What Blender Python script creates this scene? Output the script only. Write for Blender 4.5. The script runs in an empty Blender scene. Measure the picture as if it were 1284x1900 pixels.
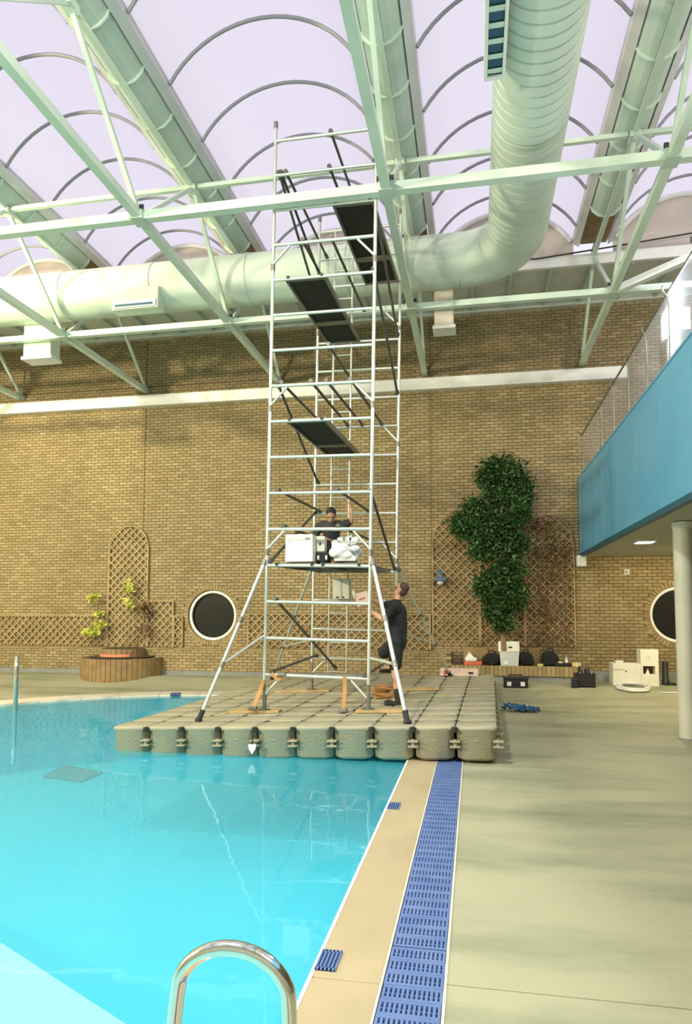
import bpy, bmesh, math, random
from mathutils import Vector, Matrix, Euler
R_ = random.Random(7)
S = bpy.context.scene
COL = S.collection
PI = math.pi

# ------------------------------------------------------------------ camera
H = 1.8
F_PX, CX, CY = 1263.6, 642.0, 1048.7
AX = Vector((0.98273, 0.18502, 0.00153))
AD = Vector((-0.01107, 0.06705, -0.99769))
AF = Vector((-0.18469, 0.98045, 0.06795))
cd = bpy.data.cameras.new('camera')
cam = bpy.data.objects.new('camera', cd); COL.objects.link(cam)
M = Matrix((AX, -AD, -AF)).transposed().to_4x4(); M.translation = (0, 0, H)
cam.matrix_world = M
cd.sensor_fit = 'VERTICAL'; cd.sensor_height = 36.0; cd.lens = 36.0 * F_PX / 1900
cd.shift_y = (CY - 950) / 1900
cd.clip_end = 200
S.camera = cam

# ------------------------------------------------------------------ sky, lamps, exposure
w = bpy.data.worlds.new('sky'); S.world = w; w.use_nodes = True
bg = w.node_tree.nodes['Background']
bg.inputs[0].default_value = (0.79, 0.755, 0.875, 1); bg.inputs[1].default_value = 1.16
S.view_settings.view_transform = 'Standard'; S.view_settings.look = 'None'
S.view_settings.exposure = 0.0; S.view_settings.gamma = 1.0
S.view_settings.use_curve_mapping = False
S.cycles.use_denoising = True
S.cycles.max_bounces = 8; S.cycles.diffuse_bounces = 4; S.cycles.transparent_max_bounces = 16
S.cycles.sample_clamp_indirect = 6.0


def lamp(name, kind, loc, energy, color, target=None, size=0.5, spot=1.2, blend=0.6):
    l = bpy.data.lights.new(name, kind); l.energy = energy; l.color = color
    if kind == 'AREA':
        l.shape = 'SQUARE'; l.size = size
    else:
        l.shadow_soft_size = size
    if kind == 'SPOT':
        l.spot_size = spot; l.spot_blend = blend
    o = bpy.data.objects.new(name, l); COL.objects.link(o); o.location = loc
    if target:
        o.rotation_euler = (Vector(target) - Vector(loc)).to_track_quat('-Z', 'Y').to_euler()
    return o


# floodlights of the hall: one high on the left, unseen fill lamps added behind the camera, one on the gallery
FLOODS_AND_FILL = [
    ((-11.3, 8.6, 8.8), (-11.6, 17.0, 4.4), 820, (1.0, 0.88, 0.52), 0.35),
    ((-13.5, -1.5, 6.4), (-10.5, 17.0, 4.0), 2200, (1.0, 0.91, 0.62), 0.6),
    ((-3.4, 1.2, 9.2), (-2.6, 4.6, 0.0), 1000, (1.0, 0.96, 0.82), 0.6),
    ((4.0, -1.0, 9.2), (2.0, 4.0, 0.0), 800, (1.0, 0.97, 0.84), 0.6),
]
for i, (a, b, e, c, s) in enumerate(FLOODS_AND_FILL):
    lamp('hall_flood_and_fill_lamp', 'AREA', a, e, c, b, s)

# ------------------------------------------------------------------ helpers
OFF = {}
XK = 1.0                      # scale of the wall and roof measurements about the eye point
EYE = Vector((0, 0, H))


def XF(p): return EYE + (Vector(p) - EYE) * XK


class MB:
    def __init__(s): s.v = []; s.f = []; s.m = []
    def add(s, v, f, m=0):
        n = len(s.v); s.v += [tuple(p) for p in v]
        s.f += [tuple(i + n for i in q) for q in f]; s.m += [m] * len(f); return s
    def obox(s, c, ax, ay, az, m=0):
        c = Vector(c); ax, ay, az = Vector(ax), Vector(ay), Vector(az)
        v = [c + ax * i + ay * j + az * k for k in (-1, 1) for j in (-1, 1) for i in (-1, 1)]
        return s.add(v, [(0, 2, 3, 1), (4, 5, 7, 6), (0, 1, 5, 4), (2, 6, 7, 3), (0, 4, 6, 2), (1, 3, 7, 5)], m)
    def box(s, x0, x1, y0, y1, z0, z1, m=0):
        return s.obox(((x0 + x1) / 2, (y0 + y1) / 2, (z0 + z1) / 2), ((x1 - x0) / 2, 0, 0), (0, (y1 - y0) / 2, 0), (0, 0, (z1 - z0) / 2), m)
    def bbox(s, x0, x1, y0, y1, z0, z1, b=0.02, m=0):
        """box with chamfered edges"""
        bm = bmesh.new(); bmesh.ops.create_cube(bm, size=1)
        for v in bm.verts:
            v.co = Vector(((x0 + x1) / 2 + v.co.x * (x1 - x0), (y0 + y1) / 2 + v.co.y * (y1 - y0), (z0 + z1) / 2 + v.co.z * (z1 - z0)))
        bmesh.ops.bevel(bm, geom=bm.edges[:], offset=b, segments=2, affect='EDGES', profile=0.5)
        bm.verts.index_update()
        s.add([v.co for v in bm.verts], [[v.index for v in f.verts] for f in bm.faces], m); bm.free(); return s
    def bar(s, p, q, w, h, up=(0, 0, 1), m=0):
        p, q = Vector(p), Vector(q); d = q - p; L = d.length; d.normalize()
        u = Vector(up)
        if abs(d.dot(u)) > 0.98: u = Vector((0, 1, 0))
        x = d.cross(u).normalized(); z = x.cross(d).normalized()
        return s.obox((p + q) / 2, x * w / 2, d * L / 2, z * h / 2, m)
    def tube(s, pts, r, n=10, closed=False, caps=True, m=0):
        pts = [Vector(p) for p in pts]; N = len(pts)
        rs = r if isinstance(r, (list, tuple)) else [r] * N
        vs = []; prev = None
        for i, p in enumerate(pts):
            if closed: t = pts[(i + 1) % N] - pts[i - 1]
            else: t = pts[min(i + 1, N - 1)] - pts[max(i - 1, 0)]
            t.normalize()
            if prev is None:
                a = Vector((0, 0, 1)) if abs(t.z) < 0.9 else Vector((0, 1, 0))
                x = t.cross(a).normalized()
            else:
                x = (prev - t * prev.dot(t)).normalized()
            prev = x; y = t.cross(x)
            for k in range(n):
                a = 2 * PI * k / n
                vs.append(p + (x * math.cos(a) + y * math.sin(a)) * rs[i])
        fs = []
        for i in range(N if closed else N - 1):
            j = (i + 1) % N
            for k in range(n):
                l = (k + 1) % n
                fs.append((i * n + k, i * n + l, j * n + l, j * n + k))
        if caps and not closed:
            fs.append(tuple(range(n))[::-1]); fs.append(tuple((N - 1) * n + k for k in range(n)))
        return s.add(vs, fs, m)
    def lathe(s, prof, c=(0, 0, 0), n=24, m=0, a0=0, a1=2 * PI):
        c = Vector(c); full = abs(a1 - a0 - 2 * PI) < 1e-6; K = n if full else n + 1
        vs = []; fs = []
        for r, z in prof:
            for k in range(K):
                a = a0 + (a1 - a0) * k / n
                vs.append((c.x + r * math.cos(a), c.y + r * math.sin(a), c.z + z))
        for i in range(len(prof) - 1):
            for k in range(n):
                l = (k + 1) % K
                fs.append((i * K + k, i * K + l, (i + 1) * K + l, (i + 1) * K + k))
        return s.add(vs, fs, m)
    def sphere(s, c, rx, ry=None, rz=None, n=16, m=0):
        ry = ry or rx; rz = rz or rx; k = n // 2
        vs = [(c[0], c[1], c[2] - rz)]
        for i in range(1, k):
            p = -PI / 2 + PI * i / k
            for j in range(n):
                a = 2 * PI * j / n
                vs.append((c[0] + rx * math.cos(p) * math.cos(a), c[1] + ry * math.cos(p) * math.sin(a), c[2] + rz * math.sin(p)))
        vs.append((c[0], c[1], c[2] + rz)); t = len(vs) - 1
        fs = [(0, 1 + (j + 1) % n, 1 + j) for j in range(n)]
        for i in range(k - 2):
            for j in range(n):
                a = 1 + i * n; b = a + n; l = (j + 1) % n
                fs.append((a + j, a + l, b + l, b + j))
        a = 1 + (k - 2) * n
        fs += [(t, a + j, a + (j + 1) % n) for j in range(n)]
        return s.add(vs, fs, m)
    def prism(s, poly, axis, a, b, m=0):
        """extrude a 2-D polygon: axis 'x' (poly in yz), 'y' (xz) or 'z' (xy)"""
        def P(u, v, t): return {'x': (t, u, v), 'y': (u, t, v), 'z': (u, v, t)}[axis]
        n = len(poly)
        vs = [P(u, v, a) for u, v in poly] + [P(u, v, b) for u, v in poly]
        fs = [tuple(range(n)), tuple(range(2 * n - 1, n - 1, -1))] + [(i, i + n, (i + 1) % n + n, (i + 1) % n) for i in range(n)]
        return s.add(vs, fs, m)
    def build(s, name, mat, parent=None, smooth=False, sharp=50, **props):
        if XK != 1.0: s.v = [tuple(XF(p)) for p in s.v]
        xs = [min(p[i] for p in s.v) for i in range(3)]; xe = [max(p[i] for p in s.v) for i in range(3)]
        o0 = Vector(((xs[0] + xe[0]) / 2, (xs[1] + xe[1]) / 2, xs[2]))
        me = bpy.data.meshes.new(name)
        me.from_pydata([Vector(p) - o0 for p in s.v], [], s.f)
        mats = mat if isinstance(mat, (list, tuple)) else [mat]
        for q in mats: me.materials.append(q)
        if len(mats) > 1: me.polygons.foreach_set('material_index', s.m)
        bm = bmesh.new(); bm.from_mesh(me); bmesh.ops.recalc_face_normals(bm, faces=bm.faces[:]); bm.to_mesh(me); bm.free()
        if smooth:
            me.polygons.foreach_set('use_smooth', [True] * len(me.polygons))
            try: me.set_sharp_from_angle(angle=math.radians(sharp))
            except Exception: pass
        o = bpy.data.objects.new(name, me); COL.objects.link(o)
        if parent is not None:
            o.parent = parent; o.location = o0 - OFF[parent.name]
        else: o.location = o0
        OFF[o.name] = o0
        for k, v in props.items(): o[k] = v
        return o


def empty(name, loc, label=None, cat=None, group=None, rot=None, kind=None):
    if rot is None: loc = XF(loc)
    o = bpy.data.objects.new(name, None); COL.objects.link(o); o.location = loc
    o.empty_display_size = 0.1
    OFF[o.name] = Vector(loc)
    if rot is not None:
        o.rotation_euler = rot; OFF[o.name] = Vector((0, 0, 0))
    if label: o['label'] = label
    if cat: o['category'] = cat
    if group: o['group'] = group
    if kind: o['kind'] = kind
    return o


def tag(o, label=None, cat=None, group=None, kind=None):
    for k, v in (('label', label), ('category', cat), ('group', group), ('kind', kind)):
        if v: o[k] = v
    return o


def copy_part(src, parent, loc):
    c = src.copy(); COL.objects.link(c); c.parent = parent; c.location = loc; return c


# ------------------------------------------------------------------ materials
def mat(name, col, rough=0.6, metal=0.0, var=0.0, scale=4.0, col2=None, bump=0.0, spec=0.5, bscale=None):
    m = bpy.data.materials.new(name); m.use_nodes = True
    nt = m.node_tree; p = nt.nodes['Principled BSDF']
    p.inputs['Base Color'].default_value = (*col, 1); p.inputs['Roughness'].default_value = rough
    p.inputs['Metallic'].default_value = metal; p.inputs['Specular IOR Level'].default_value = spec
    tc = nt.nodes.new('ShaderNodeNewGeometry')
    nz = nt.nodes.new('ShaderNodeTexNoise'); nz.inputs['Scale'].default_value = scale; nz.inputs['Detail'].default_value = 5
    nt.links.new(tc.outputs['Position'], nz.inputs['Vector'])
    mx = nt.nodes.new('ShaderNodeMix'); mx.data_type = 'RGBA'
    c2 = col2 or tuple(c * (1 - var) for c in col)
    rmp = nt.nodes.new('ShaderNodeMapRange'); rmp.inputs[1].default_value = 0.35; rmp.inputs[2].default_value = 0.68
    nt.links.new(nz.outputs[0], rmp.inputs[0]); nt.links.new(rmp.outputs[0], mx.inputs[0])
    mx.inputs[6].default_value = (*col, 1); mx.inputs[7].default_value = (*c2, 1)
    nt.links.new(mx.outputs[2], p.inputs['Base Color'])
    if bump:
        b = nt.nodes.new('ShaderNodeBump'); b.inputs['Strength'].default_value = bump; b.inputs['Distance'].default_value = 0.02
        n2 = nt.nodes.new('ShaderNodeTexNoise'); n2.inputs['Scale'].default_value = bscale or scale * 6
        nt.links.new(tc.outputs['Position'], n2.inputs['Vector'])
        nt.links.new(n2.outputs[0], b.inputs['Height']); nt.links.new(b.outputs[0], p.inputs['Normal'])
    return m


def emit(name, col, st):
    m = bpy.data.materials.new(name); m.use_nodes = True; p = m.node_tree.nodes['Principled BSDF']
    p.inputs['Base Color'].default_value = (*col, 1)
    p.inputs['Emission Color'].default_value = (*col, 1); p.inputs['Emission Strength'].default_value = st
    return m


MINT = mat('mint_paint', (0.62, 0.73, 0.62), 0.45, var=0.12, scale=1.5)
MINTD = mat('mint_gutter', (0.44, 0.56, 0.48), 0.5, col2=(0.52, 0.60, 0.52), scale=1.2)
DUCT = mat('duct_metal', (0.60, 0.68, 0.59), 0.55, metal=0.0, var=0.10, scale=2)
LILAC = mat('gutter_flank', (0.66, 0.65, 0.66), 0.6, var=0.1, scale=2)
RIBM = mat('rib_grey', (0.30, 0.30, 0.32), 0.5)
WHITE = mat('white_paint', (0.80, 0.79, 0.76), 0.5, var=0.08, scale=3)
CREAM = mat('cream_plaster', (0.62, 0.58, 0.48), 0.8, var=0.1)
BEIGE = mat('beige_board', (0.62, 0.54, 0.47), 0.7, var=0.15, scale=2)
SOFF = mat('soffit_paint', (0.60, 0.61, 0.54), 0.7, var=0.12)
MORTAR = mat('mortar', (0.155, 0.115, 0.06), 0.9, var=0.3, scale=3)
ALU = mat('aluminium', (0.66, 0.69, 0.63), 0.36, metal=0.55, var=0.12, scale=5)
BRACE = mat('brace_tube', (0.13, 0.13, 0.115), 0.45, metal=0.4, var=0.3, scale=6)
STEEL = mat('galvanised_leg', (0.24, 0.235, 0.20), 0.45, metal=0.5, var=0.3, scale=9)
CHROME = mat('polished_steel', (0.80, 0.79, 0.76), 0.12, metal=1.0, var=0.05)
BLACK = mat('black_plastic', (0.012, 0.013, 0.013), 0.5, var=0.2)
RUBBER = mat('rubber', (0.02, 0.02, 0.018), 0.8)
PLY = mat('black_plywood', (0.016, 0.017, 0.015), 0.75, var=0.3)
PONT = mat('pontoon_plastic', (0.35, 0.32, 0.22), 0.62, col2=(0.30, 0.285, 0.205), scale=2.2, bump=0.25, bscale=40)
WOOD = mat('board_wood', (0.50, 0.36, 0.17), 0.7, col2=(0.38, 0.26, 0.12), scale=7, bump=0.2)
STRAPM = mat('orange_strap', (0.52, 0.27, 0.10), 0.8, var=0.2)
LATT = mat('lattice_wood', (0.40, 0.295, 0.15), 0.8, col2=(0.28, 0.20, 0.10), scale=3)
LATT2 = mat('lattice_wood_dark', (0.38, 0.26, 0.13), 0.8, col2=(0.24, 0.15, 0.08), scale=3)
COPE = mat('sand_coping', (0.42, 0.345, 0.215), 0.6, col2=(0.36, 0.295, 0.185), scale=1.3, bump=0.1, bscale=60)
COPEL = mat('pale_coping', (0.66, 0.60, 0.50), 0.6, var=0.1)
POOLW = mat('white_tile_line', (0.85, 0.85, 0.82), 0.4)
BLUEG = mat('blue_grate', (0.095, 0.165, 0.385), 0.5, col2=(0.13, 0.20, 0.42), scale=5)
NAVY = mat('navy_channel', (0.025, 0.045, 0.15), 0.6)
POOL = mat('pool_floor_blue', (0.08, 0.59, 0.77), 0.8, col2=(0.09, 0.61, 0.78), scale=0.5)
POOLWALL = mat('pool_wall_blue', (0.05, 0.48, 0.70), 0.8, var=0.1, scale=1)
SHALLOW = mat('pool_ledge_pale', (0.66, 0.80, 0.60), 0.8, col2=(0.68, 0.80, 0.60), scale=0.6)
GREYD = mat('drain_grey', (0.06, 0.16, 0.17), 0.8)
SKIRT = mat('grey_skirting', (0.24, 0.25, 0.24), 0.7, var=0.2)
BLUEF = mat('blue_panel', (0.10, 0.33, 0.56), 0.45, col2=(0.13, 0.36, 0.56), scale=0.9)
BLUED = mat('blue_dark_trim', (0.02, 0.09, 0.14), 0.5)
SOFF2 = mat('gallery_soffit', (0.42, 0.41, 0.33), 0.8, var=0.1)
COLM = mat('column_paint', (0.52, 0.52, 0.44), 0.6, var=0.1, scale=2)
DARKGL = mat('dark_glass', (0.012, 0.013, 0.012), 0.15)
BARK = mat('bark', (0.28, 0.18, 0.09), 0.9, var=0.4, scale=12)
VINE = mat('dry_vine', (0.16, 0.09, 0.045), 0.9, var=0.4, scale=9)
SOIL = mat('soil', (0.08, 0.055, 0.03), 0.95, var=0.4, scale=20)
CARD = mat('white_carton', (0.80, 0.78, 0.68), 0.7, var=0.08, scale=5)
CARD2 = mat('white_polythene', (0.74, 0.76, 0.76), 0.45, var=0.15, scale=9)
GREYL = mat('pale_grey_plastic', (0.52, 0.55, 0.55), 0.5)
PINK = mat('pink_carton', (0.78, 0.58, 0.50), 0.7, var=0.1)
RED = mat('red_print', (0.62, 0.12, 0.07), 0.6, var=0.2)
REDP = mat('salmon_paint', (0.72, 0.25, 0.13), 0.7, var=0.15)
SKIN = mat('skin', (0.50, 0.27, 0.17), 0.6, var=0.1, scale=10)
SKIN2 = mat('skin_tan', (0.42, 0.22, 0.13), 0.6, var=0.1, scale=10)
HAIR = mat('dark_hair', (0.018, 0.012, 0.008), 0.7)
HAIR2 = mat('brown_hair', (0.05, 0.025, 0.012), 0.7)
CLOTHB = mat('black_cloth', (0.012, 0.014, 0.017), 0.9, var=0.3, scale=15)
CLOTHG = mat('charcoal_cloth', (0.035, 0.036, 0.04), 0.9, var=0.3, scale=15)
EYEM = mat('eye_dark', (0.02, 0.012, 0.01), 0.3)
LIP = mat('lip', (0.32, 0.10, 0.08), 0.6)
ROPE = mat('blue_rope', (0.03, 0.13, 0.27), 0.8, var=0.3, scale=20)
GLOVE = mat('tan_glove', (0.55, 0.42, 0.18), 0.8)
YEL = mat('yellow_roll', (0.66, 0.58, 0.22), 0.7)
TUBW = mat('tub_brick', (0.30, 0.20, 0.09), 0.85, col2=(0.22, 0.14, 0.06), scale=6)


def leafmat(name, a, b):
    m = mat(name, a, 0.45)
    nt = m.node_tree; p = nt.nodes['Principled BSDF']
    g = nt.nodes.new('ShaderNodeNewGeometry'); mx = nt.nodes.new('ShaderNodeMix'); mx.data_type = 'RGBA'
    mx.inputs[6].default_value = (*a, 1); mx.inputs[7].default_value = (*b, 1)
    nt.links.new(g.outputs['Random Per Island'], mx.inputs[0]); nt.links.new(mx.outputs[2], p.inputs['Base Color'])
    return m


LEAF = leafmat('ficus_leaf', (0.014, 0.042, 0.010), (0.055, 0.13, 0.025))
LEAFY = leafmat('yellow_leaf', (0.42, 0.46, 0.06), (0.62, 0.62, 0.14))
LEAFD = leafmat('dry_leaf', (0.14, 0.08, 0.035), (0.26, 0.16, 0.07))


def brickmat():
    m = bpy.data.materials.new('buff_brick'); m.use_nodes = True; nt = m.node_tree
    p = nt.nodes['Principled BSDF']; p.inputs['Roughness'].default_value = 0.85
    g = nt.nodes.new('ShaderNodeNewGeometry'); oi = nt.nodes.new('ShaderNodeObjectInfo')
    ad = nt.nodes.new('ShaderNodeMath'); ad.operation = 'ADD'
    fr = nt.nodes.new('ShaderNodeMath'); fr.operation = 'FRACT'
    nt.links.new(g.outputs['Random Per Island'], ad.inputs[0]); nt.links.new(oi.outputs['Random'], ad.inputs[1]); nt.links.new(ad.outputs[0], fr.inputs[0])
    cr = nt.nodes.new('ShaderNodeValToRGB'); e = cr.color_ramp.elements
    e[0].position = 0.0; e[0].color = (0.25, 0.187, 0.088, 1); e[1].position = 1.0; e[1].color = (0.37, 0.29, 0.15, 1)
    k = cr.color_ramp.elements.new(0.45); k.color = (0.305, 0.233, 0.113, 1)
    k = cr.color_ramp.elements.new(0.8); k.color = (0.33, 0.24, 0.128, 1)
    nt.links.new(fr.outputs[0], cr.inputs[0])
    nz = nt.nodes.new('ShaderNodeTexNoise'); nz.inputs['Scale'].default_value = 0.35; nz.inputs['Detail'].default_value = 4
    nt.links.new(g.outputs['Position'], nz.inputs['Vector'])
    mx = nt.nodes.new('ShaderNodeMix'); mx.data_type = 'RGBA'; mx.blend_type = 'MULTIPLY'; mx.inputs[0].default_value = 1
    mr = nt.nodes.new('ShaderNodeMapRange'); mr.inputs[1].default_value = 0.3; mr.inputs[2].default_value = 0.7; mr.inputs[3].default_value = 0.8; mr.inputs[4].default_value = 1.12
    nt.links.new(nz.outputs[0], mr.inputs[0])
    nt.links.new(cr.outputs[0], mx.inputs[6]); nt.links.new(mr.outputs[0], mx.inputs[7]); nt.links.new(mx.outputs[2], p.inputs['Base Color'])
    return m


BRICK = brickmat()


def deckmat():
    m = mat('deck_concrete', (0.40, 0.39, 0.265), 0.55, col2=(0.345, 0.345, 0.24), scale=0.9, bump=0.15, bscale=90)
    nt = m.node_tree; p = nt.nodes['Principled BSDF']
    src = p.inputs['Base Color'].links[0].from_socket
    g = nt.nodes.new('ShaderNodeNewGeometry')
    n2 = nt.nodes.new('ShaderNodeTexNoise'); n2.inputs['Scale'].default_value = 0.55; n2.inputs['Detail'].default_value = 8; n2.inputs['Roughness'].default_value = 0.62
    mp = nt.nodes.new('ShaderNodeMapping'); mp.inputs['Scale'].default_value = (0.6, 2.2, 1)
    nt.links.new(g.outputs['Position'], mp.inputs[0]); nt.links.new(mp.outputs[0], n2.inputs['Vector'])
    mr = nt.nodes.new('ShaderNodeMapRange'); mr.inputs[1].default_value = 0.47; mr.inputs[2].default_value = 0.68
    nt.links.new(n2.outputs[0], mr.inputs[0])
    mx = nt.nodes.new('ShaderNodeMix'); mx.data_type = 'RGBA'; mx.inputs[7].default_value = (0.215, 0.235, 0.155, 1)
    nt.links.new(mr.outputs[0], mx.inputs[0]); nt.links.new(src, mx.inputs[6]); nt.links.new(mx.outputs[2], p.inputs['Base Color'])
    return m


DECK = deckmat()


def panemat():
    m = bpy.data.materials.new('opal_glazing'); m.use_nodes = True; nt = m.node_tree; nt.nodes.clear()
    out = nt.nodes.new('ShaderNodeOutputMaterial'); mix = nt.nodes.new('ShaderNodeMixShader')
    t = nt.nodes.new('ShaderNodeBsdfTransparent'); t.inputs[0].default_value = (0.92, 0.92, 0.94, 1)
    d = nt.nodes.new('ShaderNodeBsdfTranslucent'); d.inputs[0].default_value = (0.88, 0.84, 0.86, 1)
    mix.inputs[0].default_value = 0.5
    nt.links.new(t.outputs[0], mix.inputs[1]); nt.links.new(d.outputs[0], mix.inputs[2]); nt.links.new(mix.outputs[0], out.inputs[0])
    return m


PANE = panemat()


def watermat():
    m = bpy.data.materials.new('pool_water'); m.use_nodes = True; nt = m.node_tree; nt.nodes.clear()
    out = nt.nodes.new('ShaderNodeOutputMaterial'); mix = nt.nodes.new('ShaderNodeMixShader')
    t = nt.nodes.new('ShaderNodeBsdfTransparent'); t.inputs[0].default_value = (0.90, 0.98, 0.99, 1)
    gl = nt.nodes.new('ShaderNodeBsdfGlossy'); gl.inputs['Roughness'].default_value = 0.02
    lw = nt.nodes.new('ShaderNodeLayerWeight'); lw.inputs[0].default_value = .5
    pw = nt.nodes.new('ShaderNodeMath'); pw.operation = 'POWER'; pw.inputs[1].default_value = 5.0
    fr = nt.nodes.new('ShaderNodeMath'); fr.operation = 'MULTIPLY_ADD'; fr.inputs[1].default_value = .70; fr.inputs[2].default_value = .02
    nt.links.new(lw.outputs['Facing'], pw.inputs[0]); nt.links.new(pw.outputs[0], fr.inputs[0])
    tc = nt.nodes.new('ShaderNodeNewGeometry'); nz = nt.nodes.new('ShaderNodeTexNoise'); nz.inputs['Scale'].default_value = 1.6; nz.inputs['Detail'].default_value = 3
    b = nt.nodes.new('ShaderNodeBump'); b.inputs['Strength'].default_value = 0.10; b.inputs['Distance'].default_value = 0.05
    nt.links.new(tc.outputs['Position'], nz.inputs['Vector']); nt.links.new(nz.outputs[0], b.inputs['Height'])
    nt.links.new(b.outputs[0], gl.inputs['Normal']); nt.links.new(b.outputs[0], lw.inputs['Normal'])
    df = nt.nodes.new('ShaderNodeBsdfDiffuse'); df.inputs[0].default_value = (0.085, 0.555, 0.735, 1)   # haze of the treated water
    m2 = nt.nodes.new('ShaderNodeMixShader'); m2.inputs[0].default_value = 0.42
    nt.links.new(t.outputs[0], m2.inputs[1]); nt.links.new(df.outputs[0], m2.inputs[2])
    nt.links.new(fr.outputs[0], mix.inputs[0]); nt.links.new(m2.outputs[0], mix.inputs[1]); nt.links.new(gl.outputs[0], mix.inputs[2])
    nt.links.new(mix.outputs[0], out.inputs[0])
    return m


WATER = watermat()


def glassmat():
    m = bpy.data.materials.new('balustrade_glass'); m.use_nodes = True; nt = m.node_tree; nt.nodes.clear()
    out = nt.nodes.new('ShaderNodeOutputMaterial'); mix = nt.nodes.new('ShaderNodeMixShader')
    t = nt.nodes.new('ShaderNodeBsdfTransparent'); t.inputs[0].default_value = (0.95, 0.96, 0.97, 1)
    gl = nt.nodes.new('ShaderNodeBsdfGlossy'); gl.inputs['Roughness'].default_value = 0.12
    df = nt.nodes.new('ShaderNodeBsdfTranslucent'); df.inputs[0].default_value = (0.86, 0.88, 0.95, 1)     # pale dust film standing in for the floodlight's glare haze
    m2 = nt.nodes.new('ShaderNodeMixShader'); m2.inputs[0].default_value = 0.16
    nt.links.new(t.outputs[0], m2.inputs[1]); nt.links.new(df.outputs[0], m2.inputs[2])
    mix.inputs[0].default_value = 0.06
    nt.links.new(m2.outputs[0], mix.inputs[1]); nt.links.new(gl.outputs[0], mix.inputs[2])
    nt.links.new(mix.outputs[0], out.inputs[0])
    return m


GLASS = glassmat()

# ------------------------------------------------------------------ grid of the hall
YW = 18.88                       # face of the brick wall
SX, SY, ZB, ZT, X0 = 4.218, 4.2875, 8.48, 10.41, -1.30
NY = [YW - SY * k for k in range(6)]              # bottom nodes
TY = [YW - SY * (k + 0.5) for k in range(6)]      # top nodes
YEND = TY[0]                                      # where the vaults stop
YB = -6.0                                         # wall behind the camera
XL, XR = -17.5, 10.0

XK = 0.9
# ---- brick wall with two round window openings
HOLES = [(-7.53, 1.68, 0.74), (5.20, 1.73, 0.74)]
wall = empty('wall_back', (0, YW, 0), kind='structure')
b = MB()
ZTOP = 10.25


def quadxz(mb, x0, x1, z0, z1, y): mb.add([(x0, y, z0), (x1, y, z0), (x1, y, z1), (x0, y, z1)], [(0, 1, 2, 3)])


xs = [XL]
for hx, hz, hr in HOLES: xs += [hx - hr - .1, hx + hr + .1]
xs.append(XR)
for i in range(0, len(xs) - 1):
    if i % 2 == 0: quadxz(b, xs[i], xs[i + 1], -0.3, ZTOP, YW)
for hx, hz, hr in HOLES:
    q = hr + .1
    quadxz(b, hx - q, hx + q, -0.3, hz - q, YW); quadxz(b, hx - q, hx + q, hz + q, ZTOP, YW)
    n = 40; vs = []
    for k in range(n):
        a = 2 * PI * k / n; c, s = math.cos(a), math.sin(a); t = q / max(abs(c), abs(s))
        vs += [(hx + c * t, YW, hz + s * t), (hx + c * hr, YW, hz + s * hr), (hx + c * hr, YW + .3, hz + s * hr)]
    fs = []
    for k in range(n):
        l = (k + 1) % n
        fs += [(3 * k, 3 * l, 3 * l + 1, 3 * k + 1), (3 * k + 1, 3 * l + 1, 3 * l + 2, 3 * k + 2)]
    b.add(vs, fs)
b.build('mortar_backing', MORTAR, wall)
BL, BH, J = 0.24, 0.088, 0.012


def brick_v(x, z, d, w=None):
    w = w or (BL - J); h = BH - J
    x0, x1, z0, z1, y0, y1 = x, x + w, z, z + h, YW + .002, YW - d
    c = 0.006
    v = [(x0, y0, z0), (x1, y0, z0), (x1, y0, z1), (x0, y0, z1), (x0 + c, y1, z0 + c), (x1 - c, y1, z0 + c), (x1 - c, y1, z1 - c), (x0 + c, y1, z1 - c)]
    f = [(4, 5, 6, 7), (0, 1, 5, 4), (1, 2, 6, 5), (2, 3, 7, 6), (3, 0, 4, 7)]
    return v, f


stuff = MB(); single = []
row = 0; z = 0.0
JOINTS = (-9.76, -1.15)          # vertical movement joints
while z < ZTOP - .05:
    x = -15.6 - (BL / 2 if row % 2 else 0)
    while x < 10.4:
        cx, cz = x + BL / 2, z + BH / 2
        if all((cx - hx) ** 2 + (cz - hz) ** 2 > (hr + .13) ** 2 for hx, hz, hr in HOLES) and all(abs(cx - jx) > .001 for jx in JOINTS):
            d = 0.010 + R_.random() * 0.006
            if 2.66 < cx < 4.42 and 0.95 < cz < 2.98 and len(single) < 300: single.append((x, z, d))
            else: stuff.add(*brick_v(x, z, d))
        x += BL
    z += BH; row += 1
o = stuff.build('brickwork', BRICK, wall); o['kind'] = 'stuff'
pm = None
for x, z, d in single:
    if pm is None:
        q = MB(); q.add(*brick_v(0, 0, 0.013)); pm = q.build('brick', BRICK, wall)
        base = pm.location.copy(); pm.location = base + XK * Vector((x, 0, z))
    else:
        copy_part(pm, wall, base + XK * Vector((x, (R_.random() - .5) * .005, z)))
# movement joints: dark sealant strips, and the two header rings round the round windows
for jx in JOINTS:
    MB().box(jx - .014, jx + .014, YW - .02, YW - .001, 0.9, 10.2).build('movement_joint', MORTAR, wall)
for hx, hz, hr in HOLES:
    b = MB()
    for k in range(56):
        a = 2 * PI * (k + .5) / 56; c, s = math.cos(a), math.sin(a)
        p = Vector((hx + c * (hr + .075), YW - .006, hz + s * (hr + .075)))
        b.obox(p, Vector((c, 0, s)) * .065, Vector((-s, 0, c)) * .037, (0, .012, 0))
    b.build('brick_ring', BRICK, wall, kind='stuff')
MB().box(-13.9, -5.9, YW - .03, YW - .001, 8.60, 8.63).build('cable_conduit', VINE, wall)

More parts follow.
